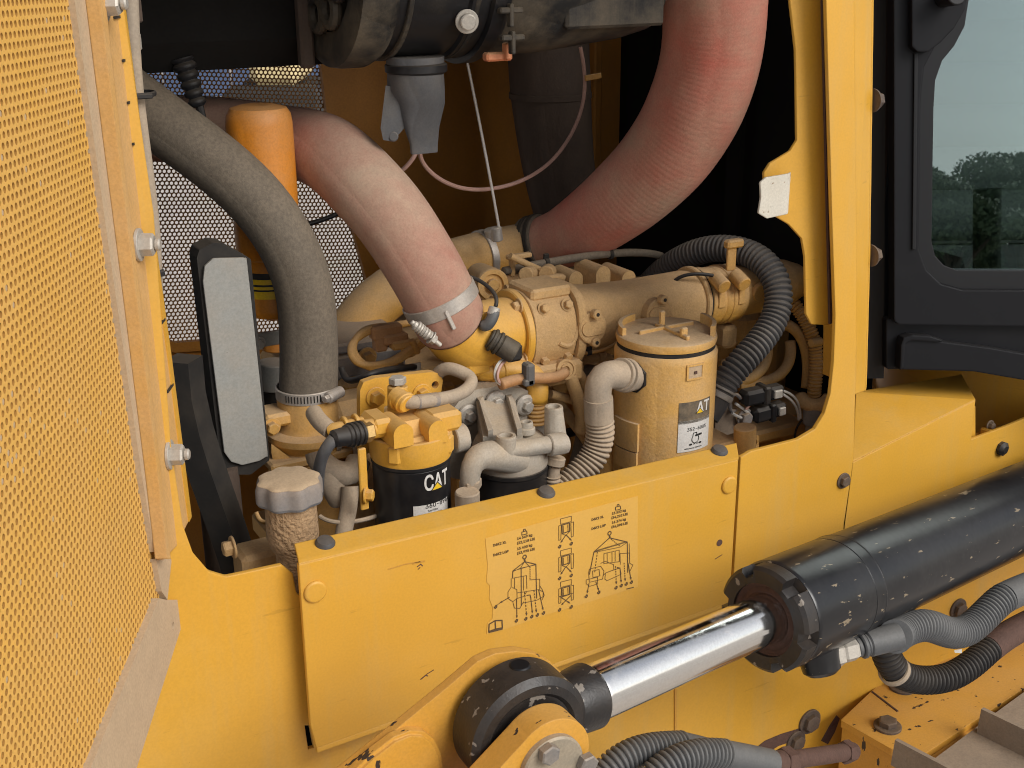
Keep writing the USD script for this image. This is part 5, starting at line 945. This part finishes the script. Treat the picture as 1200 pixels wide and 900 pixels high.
thing('end_cap_fitting', 'round tan cap with concentric rings between the grey head and the canister', 'fitting', [Part('cap', lathe([(11.5*S(cE), -.035), (12.5*S(cE), -.004), (12*S(cE), 0), (9.5*S(cE), .0), (9*S(cE), -.002), (7*S(cE), -.002), (6.5*S(cE), 0), (4*S(cE), 0), (3*S(cE), -.003), (.0001, -.003)], cE, nrm(A([-.15, -1, .25])), 32), 'engine_dust', 25), Part('pipe', tube(V([(668, 440, .3), (675, 460, .3), (681, 482, .31), (680, 505, .32)]), .0105), 'engine_dust'), Part('pipe', tube(V([(672, 432, .31), (684, 448, .32), (688, 480, .34)]), .008), 'engine_dust'), Part('cross_pipe', tube(V([(645, 462, .32), (662, 466, .32), (678, 472, .32)]), .007), 'engine_dust'), Part('lower_pipe', tube(V([(640, 455, .36), (660, 480, .36), (676, 500, .34), (690, 520, .34)]), .009), 'engine_dust')])
cs0, cs1 = P(573, 396, .285), P(604, 414, .265); cdd = nrm(cs1-cs0)
thing('throttle_plug', 'grey electrical plug with pale wires on the throttle body', 'connector', [Part('shell', cat(cyl(cs0, cs0+cdd*.02, .015), cyl(cs0+cdd*.019, cs1, .0165)), 'black_plastic_dusty'), Part('collar', cat(*[band(cs0+cdd*(.004+.009*k), cdd, .013, .0178, .005, 24) for k in range(2)]), 'black_plastic_dusty'), Part('housing', cbox(cs1-cdd*.004, (.024, .02, .026), .004), 'black_plastic')])
thing('elbow_sensor', 'small grey elbow sensor with a black wire on the yellow throttle elbow', 'sensor', [Part('tab', cbox(P(568, 378, .288), (.026, .005, .03), .003), 'engine_clean'), Part('elbow', tube(V([(566, 381, .28), (572, 380, .272), (577, 372, .27), (579, 365, .272)]), .0085, 14), 'conduit_grey', True), Part('nut', cyl(P(577, 370, .271), P(580, 360, .273), .0085), 'zinc'), Part('wire', tube(V([(580, 361, .273), (581, 348, .28), (572, 336, .30), (558, 327, .32), (545, 324, .33)]), .003, 8), 'rubber_black', True)])

# ================================================================== BREATHER CANISTER (right)
KO = P(778, 470, .22); ks = S(KO)
def kl(prof, n=64): return lathe([(max(r, .01)*ks, zfront(KO, max(r, .01)*ks, py)) for r, py in prof], (KO[0], KO[1], 0), Z_, n)
kz = lambda py, r=0: zfront(KO, r*ks, py)
LZ = zfront(KO, 58*ks, 405)
kp = [Part('body', kl([(52, 419), (57, 421), (59.5, 427), (59.3, 432), (58.5, 545), (57, 640), (30, 632)]), 'canister_yellow', 35), Part('groove', kl([(55, 414), (56.3, 415), (56.3, 421), (55, 422)]), 'dark_frame'), Part('lid', lathe([(.0001, LZ+.003), (30*ks, LZ+.002), (54*ks, LZ), (57.5*ks, LZ-.003), (58.2*ks, LZ-.008), (57*ks, LZ-.0145), (30*ks, LZ-.0145)], (KO[0], KO[1], 0), Z_, 64), 'canister_yellow', 35)]
lz = LZ+.001
def arcwall(a0, a1, r, h, t=.006):
    a = np.linspace(math.radians(a0), math.radians(a1), 18); g = LineString([(r*math.sin(x), -r*math.cos(x)) for x in a]).buffer(t/2, cap_style=2)
    return ex(g, (KO[0], KO[1], lz), X_, Y_, Z_, -.004, h)
kp[2].subs += [Part('rim_tab', arcwall(35, 95, 54*ks, .014), 'canister_yellow', 30), Part('rim_tab', arcwall(-170, -100, 53*ks, .010), 'canister_yellow', 30), Part('rib', cbox(A([KO[0], KO[1], lz+.003]), (.10, .005, .007), .002), 'canister_yellow'), Part('rib', cbox(A([KO[0]-.004, KO[1]-.02, lz+.003]), (.006, .08, .007), .002), 'canister_yellow'), Part('post', cbox(A([KO[0], KO[1]+.012, lz+.014]), (.008, .008, .026), .003), 'canister_yellow'), Part('post', cbox(A([KO[0]-.002, KO[1]-.045, lz+.008]), (.011, .009, .016), .003), 'canister_yellow')]
kr = 59.3*ks; kzf = lambda py: zfront(KO, kr, py)
a1_ = math.asin((817-778)/59.5*.96)
def kw(w, h, t, ang, z, off=0.): return wrap(patch(w, h, t), KO, kr, ang, z, off)
win_a = -.20
kp += [Part('window_frame', cat(kw(.029, .003, .002, win_a-.03, kzf(431)), kw(.029, .003, .002, win_a-.03, kzf(447)), kw(.003, .021, .002, win_a-.03, kzf(447)), kw(.003, .021, .002, win_a+.31, kzf(447))), 'canister_yellow', False), Part('window', kw(.026, .02, .0008, win_a-.01, kzf(446)), 'dusty_flange', False, label='small recessed window'), Part('window_pin', wrap(patch(.004, .004, .002), KO, kr, win_a+.13, kzf(440), .0008), 'rust', False)]
la0 = -.35
kp += [Part('label', kw(.060, .050, .0003, la0, kzf(531)), 'white_print', False, label='white part number label with an engine oil symbol'), Part('label_top', kw(.060, .034, .0003, la0, kzf(498)), 'dirty_black_print', False, label='dirty black label top with worn letters')]
kp += logo(KO, kr, la0+.37, kzf(487), .0165, 'white_print', 'AT', .25, .92)
kp += [Part('part_number', wrap(txt('352-6005', .0052, False), KO, kr, la0+.18, kzf(507), .0006), 'black_print', False)]
def sym(pts, w=.0011, closed=False): return sub2(trimesh.creation.extrude_polygon(LineString(pts).buffer(w/2), .0003, engine='earcut'), .004)
c_ = [(.0065*math.cos(t)+.010, .0065*math.sin(t)+.0065) for t in np.linspace(math.radians(140), math.radians(395), 20)]
kp.append(Part('oil_symbol', cat(wrap(sym(c_), KO, kr, la0+.25, kzf(522), .0006), wrap(sym([(.005, .0107), (.006, .0165), (.012, .0165), (.012, .0145)]), KO, kr, la0+.25, kzf(522), .0006), wrap(sym([(.011, .012), (.021, .0125)], .0032), KO, kr, la0+.25, kzf(522), .0006)), 'black_print', False))
kp.append(Part('small_print', cat(wrap(sym([(.003, 0), (.005, 0)], .003), KO, kr, la0+.22, kzf(523), .0006), wrap(sym([(.009, 0), (.012, 0)]), KO, kr, la0+.22, kzf(523), .0006), wrap(sym([(.015, 0), (.018, 0)]), KO, kr, la0+.22, kzf(523), .0006), wrap(sym([(.021, 0), (.023, 0)], .003), KO, kr, la0+.22, kzf(523), .0006), wrap(txt('replace every 1500 hours', .0019, False), KO, kr, la0+.14, kzf(528), .0006)), 'black_print', False))
kp.append(Part('step', wrap(patch(.05, .045, .006), KO, kr, -1.75, kzf(533), -.001), 'canister_yellow', False)); kp.append(Part('step', wrap(patch(.045, .03, .006), KO, kr, -1.7, kzf(556), -.001), 'canister_yellow', False))
ang_i = -1.30; io = A([KO[0]+kr*math.sin(ang_i), KO[1]-kr*math.cos(ang_i), kz(440)]); idr = nrm(A([math.sin(ang_i), -math.cos(ang_i), 0]))
io = A([KO[0]+kr*math.sin(ang_i), KO[1]-kr*math.cos(ang_i), kz(441)]); io[2] = vz(io[0], io[1], 441)
kp.append(Part('inlet_gasket', lathe([(.024, -.02), (.0255, -.004), (.0255, .001), (.021, .002)], io, idr, 8, .4), 'rubber_black', False))
thing('breather_canister', 'dusty yellow cylindrical breather canister with a torn black label', 'canister', kp)
yh = io[1]-.006
eh = [io, P(722, 439, yh-.008), P(706, 443, yh-.012), P(701, 456, yh-.012), P(702, 486, yh-.01)]
thing('breather_hose', 'dusty grey corrugated hose with an elbow into the yellow canister', 'hose', [Part('elbow', tube(eh, [.022, .021, .020, .0195, .0195], 26), 'conduit_tan', True, subs=[Part('collar', band(P(735, 440, yh-.004), nrm(P(722, 439, yh-.008)-io), .021, .0255, .009), 'conduit_tan'), Part('collar', band(P(729, 439, yh-.006), nrm(P(722, 439, yh-.008)-io), .020, .0245, .006), 'conduit_tan'), Part('cuff', tube([P(701, 466, yh-.012), P(702, 492, yh-.01)], .0215), 'conduit_tan')]), Part('corrugated_tube', corr(V([(702, 490), (703, 510), (697, 532), (682, 552), (660, 572), (640, 586)], yh-.01), .0215, .0075, .0042), 'conduit_tan', 60)])
# black corrugated hose to the right
bh = V([(748, 350, .60), (772, 322, .55), (799, 303, .49), (832, 292, .43), (868, 294, .37), (898, 311, .315), (912, 341, .28), (908, 371, .265), (893, 397, .255), (872, 421, .25), (855, 441, .25), (846, 456, .25)])
thing('corrugated_hose', 'black corrugated hose arching over the manifold pipe to the canister', 'hose', [Part('sleeve', corr(bh, .0235, .0088, .0048, n=26), 'rubber_grey', 60), Part('cuff', tube([bh[-2], bh[-1], P(838, 471, .25), P(828, 487, .25)], .0215), 'rubber_grey'), Part('metal_clamp', band(P(844, 459, .25), nrm(P(838, 471, .25)-P(846, 456, .25)), .0215, .0245, .010), 'zinc'), Part('metal_clamp', band(P(846.5, 454, .25), nrm(P(838, 471, .25)-P(846, 456, .25)), .0215, .0245, .004), 'zinc')])
# plugs cluster, zinc bracket, yellow lug
for (pts, lb, nm) in ((((868, 467), (915, 457)), 'black double plug lying above its twin beside the canister', 'a'), (((880, 487), (918, 477)), 'black plug lying under its twin beside the canister', 'b')):
    a_, b_ = P(*pts[0], .24), P(*pts[1], .235); d_ = nrm(b_-a_); u, w, _ = basis(d_); L = np.linalg.norm(b_-a_)
    fr3 = A([d_, u, np.cross(d_, u)])
    ps = [Part('shell', cbox(a_+d_*L*.3, (L*.55, .026, .026), .005, fr3), 'rubber_black'), Part('coupling', cbox(a_+d_*L*.55, (L*.16, .032, .032), .004, fr3), 'black_plastic'), Part('end', cbox(a_+d_*L*.82, (L*.36, .023, .023), .004, fr3), 'rubber_black'), Part('latch', cbox(a_+d_*L*.8+u*.0-fr3[2]*.0-Y_*.013, (L*.2, .006, .014), .002, fr3), 'zinc')]
    if nm == 'a': ps += [Part('wire', tube([b_, P(925, 461, .24), P(934, 470, .25), P(938, 490, .26)], .0022, 6), 'wire_white'), Part('wire', tube([b_-Z_*.005, P(922, 465, .24), P(931, 474, .25), P(936, 492, .26)], .0022, 6), 'wire_white'), Part('wire', tube([a_, P(858, 464, .24), P(855, 475, .24), P(862, 480, .25)], .003, 8), 'plastic_grey')]
    else: ps += [Part('wire', tube([a_, P(872, 480, .24), P(862, 473, .24)], .0025, 6), 'wire_white'), Part('wire', tube([a_-Z_*.006, P(870, 490, .24), P(858, 484, .24)], .0025, 6), 'wire_white'), Part('wire', tube([P(874, 480, .235), P(878, 470, .235), P(873, 462, .24)], .0025, 6), 'wire_pink')]
    thing('cable_plug', lb, 'connector', ps)
zb_ = flat([(838, 487), (857, 468), (866, 505), (838, 515)], .25, .001)
thing('zinc_bracket', 'speckled dull metal bracket right of the canister label', 'bracket', [Part('plate', ex(zb_, (0, .25, 0), X_, Z_, Y_, 0, .004), 'steel_worn', False), Part('bolt', bolt(P(872, 489, .245), -Y_, .022, .008), 'plastic_grey')])
thing('mounting_lug', 'small yellow lug with a hole behind the panel corner', 'lug', [Part('post', cyl(P(873, 530, .16), P(873, 500, .16), .0175), 'engine_yellow'), Part('ear', ex(flat([(872, 540), (874, 512), (889, 510), (890, 540)], .165, .002).difference(Point(P(884, 519, .165)[0], P(884, 519, .165)[2]).buffer(.006)), (0, .165, 0), X_, Z_, Y_, 0, .008), 'engine_yellow', False), Part('base', pbox(838, 870, 520, 545, .16, .24, .006), 'engine_yellow')])
# castings and hoses at the right end
thing('flywheel_housing', 'amber rear engine casting in the shadow right of the canister', 'housing', [Part('casting', pbox(862, 958, 352, 640, .46, .8, .03), 'engine_yellow'), Part('lower_casting', pbox(848, 965, 480, 640, .34, .5, .02), 'engine_yellow'), Part('ledge', pbox(845, 945, 505, 520, .3, .36, .006), 'engine_yellow'), Part('ridge', pbox(905, 916, 360, 470, .42, .45, .004), 'engine_yellow')])
thing('casting_tubes', 'tan tubes curving in front of the rear casting', 'tube', [Part('tube', tube(V([(850, 440, .36), (868, 447, .34), (885, 440, .33), (897, 425, .34), (899, 405, .36)]), .009), 'engine_yellow', True), Part('tube', tube(V([(866, 452, .34), (892, 448, .33), (912, 440, .33), (924, 425, .34), (926, 400, .36)]), .0095), 'engine_yellow', True), Part('tube', tube(V([(845, 425, .38), (865, 430, .36), (884, 424, .36)]), .008), 'engine_yellow', True), Part('block', cbox(P(849, 372+20, .36), (.03, .04, .04), .006), 'engine_dust')])
thing('right_harness', 'amber ribbed harness hanging down beside the right post', 'wiring', [Part('ribbed_hose', corr(V([(926, 352, .36), (945, 378, .33), (956, 410, .31), (956, 440, .3), (954, 462, .3)]), .0125, .006, .0025), 'wire_amber', 60), Part('hose', tube(V([(921, 380, .36), (938, 394, .34), (946, 420, .33), (945, 455, .32)]), .010), 'engine_yellow', True), Part('clip', cyl(P(950, 402, .29), P(962, 400, .29), .008), 'engine_yellow'), Part('pink_tube', tube(V([(938, 465, .28), (948, 474, .26), (962, 474, .25), (972, 466, .25)]), .012), 'engine_dust', True)])
thing('right_pipes', 'dull pipes with dark couplings low beside the right post', 'pipe', [Part('pipe', cyl(P(952, 490, .26), P(951, 560, .26), .012), 'conduit_tan'), Part('coupling', cyl(P(953, 472, .26), P(952, 496, .26), .017), 'plastic_grey'), Part('pipe', cyl(P(971, 490, .27), P(970, 560, .27), .012), 'wire_amber'), Part('coupling', cyl(P(972, 474, .27), P(971, 494, .27), .015), 'plastic_grey'), Part('ring', tube(V([(940, 492), (932, 508), (934, 522), (942, 530)], .27), .002, 6), 'dark_frame')])

# ================================================================== SMALL LINES, CLIPS AND WIRES IN THE BAY
def line(nm, lb, cat_, pts, r, mat, y=None, extra=()):
    thing(nm, lb, cat_, [Part('tube' if r > .004 else 'wire', tube(V(pts, y), r, 10), mat, True)]+list(extra))
def clipb(px, py, y, r): o = P(px, py, y); return Part('clip', cat(band(o-X_*.004, X_, r*.8, r+.002, .008, 18), cbox(o+Z_*(r+.004), (.010, .006, .010), .002)), 'dark_frame')
line('head_harness', 'black wiring harness lying along the cylinder head behind the manifold', 'wiring', [(590, 318, .5), (640, 308, .51), (690, 300, .52), (740, 296, .53), (775, 300, .54)], .007, 'hose_grey', extra=[clipb(640, 308, .51, .007), clipb(715, 298, .525, .007)])
line('ground_cable', 'dark cable sagging from the control box towards the filter bracket', 'cable', [(400, 430, .42), (412, 446, .38), (430, 440, .35), (452, 434, .36), (486, 430, .40)], .005, 'rubber_black', extra=[Part('lug', cbox(P(486, 430, .4), (.02, .004, .012), .002), 'zinc')])
line('pump_line', 'tan pipe running low behind the grey filter head to the breather hose', 'pipe', [(640, 420, .40), (668, 424, .38), (700, 418, .37), (722, 428, .36)], .008, 'engine_dust', extra=[Part('nut', bolt(P(700, 418, .37), X_, .022, .014, False), 'engine_dust')])
line('drain_hose', 'dusty black hose dropping in the gap beside the corrugated breather hose', 'hose', [(692, 430, .36), (688, 465, .36), (682, 510, .35), (668, 560, .34)], .011, 'hose_grey')
line('starter_cable', 'thick dark cable crossing below the amber elbow pipe', 'cable', [(640, 500, .38), (662, 508, .37), (690, 500, .38), (716, 510, .38)], .008, 'rubber_black', extra=[Part('boot', cyl(P(700, 503, .38), P(716, 510, .38), .013), 'rubber_black')])
line('manifold_wire', 'thin tan wire clipped under the intake manifold runner', 'wire', [(650, 412, .32), (680, 414, .315), (712, 408, .315), (726, 396, .32)], .003, 'wire_amber', extra=[clipb(690, 413, .315, .003)])
line('coupling_wire', 'thin black wire draped over the manifold coupling clamps', 'wire', [(790, 330, .34), (806, 322, .325), (830, 322, .315), (852, 330, .32), (862, 350, .33)], .003, 'rubber_black')
line('rear_tube', 'dull tan tube arching behind the black corrugated hose at the rear casting', 'tube', [(880, 300, .62), (906, 285, .62), (930, 300, .6), (940, 340, .56)], .010, 'dark_pipe')
line('rear_cable', 'dark cable hanging beside the bulkhead above the manifold end', 'cable', [(905, 200, .8), (898, 250, .78), (884, 290, .72), (868, 310, .66)], .009, 'dark_frame')
line('filler_wire', 'thin amber wire curling behind the oil filler cap', 'wire', [(300, 600, .24), (312, 612, .22), (330, 608, .2), (352, 618, .2), (380, 640, .2)], .003, 'wire_amber')
line('housing_hose', 'short dusty hose elbow beside the thermostat housing flange', 'hose', [(392, 520, .32), (408, 512, .31), (420, 522, .3), (418, 545, .29)], .010, 'conduit_tan', extra=[Part('clamp', band(P(394, 519, .32)-X_*.003, X_, .0095, .0125, .007, 20), 'zinc')])
line('far_cable', 'thin dark cable crossing in front of the far mesh right of the orange canister', 'cable', [(345, 268, .9), (370, 260, .9), (392, 252, .9), (410, 240, .9)], .0045, 'rubber_black')
thing('far_bolt', 'single dull bolt on the dark far panel left of the grey shield', 'bolt', Part('far_bolt', bolt(P(196, 470, 1.13), -Y_, .03), 'zinc'))
q = P(905, 270, .7)
thing('rear_bracket', 'dark bent bracket under the black corrugated hose crest at the bulkhead', 'bracket', [Part('arm', cat(cbox(q, (.03, .02, .16), .004), cbox(q+A([-.03, 0, .08]), (.08, .02, .02), .004)), 'dark_pipe'), Part('bolt', bolt(q+A([0, -.01, .03]), -Y_, .022), 'dark_pipe')])
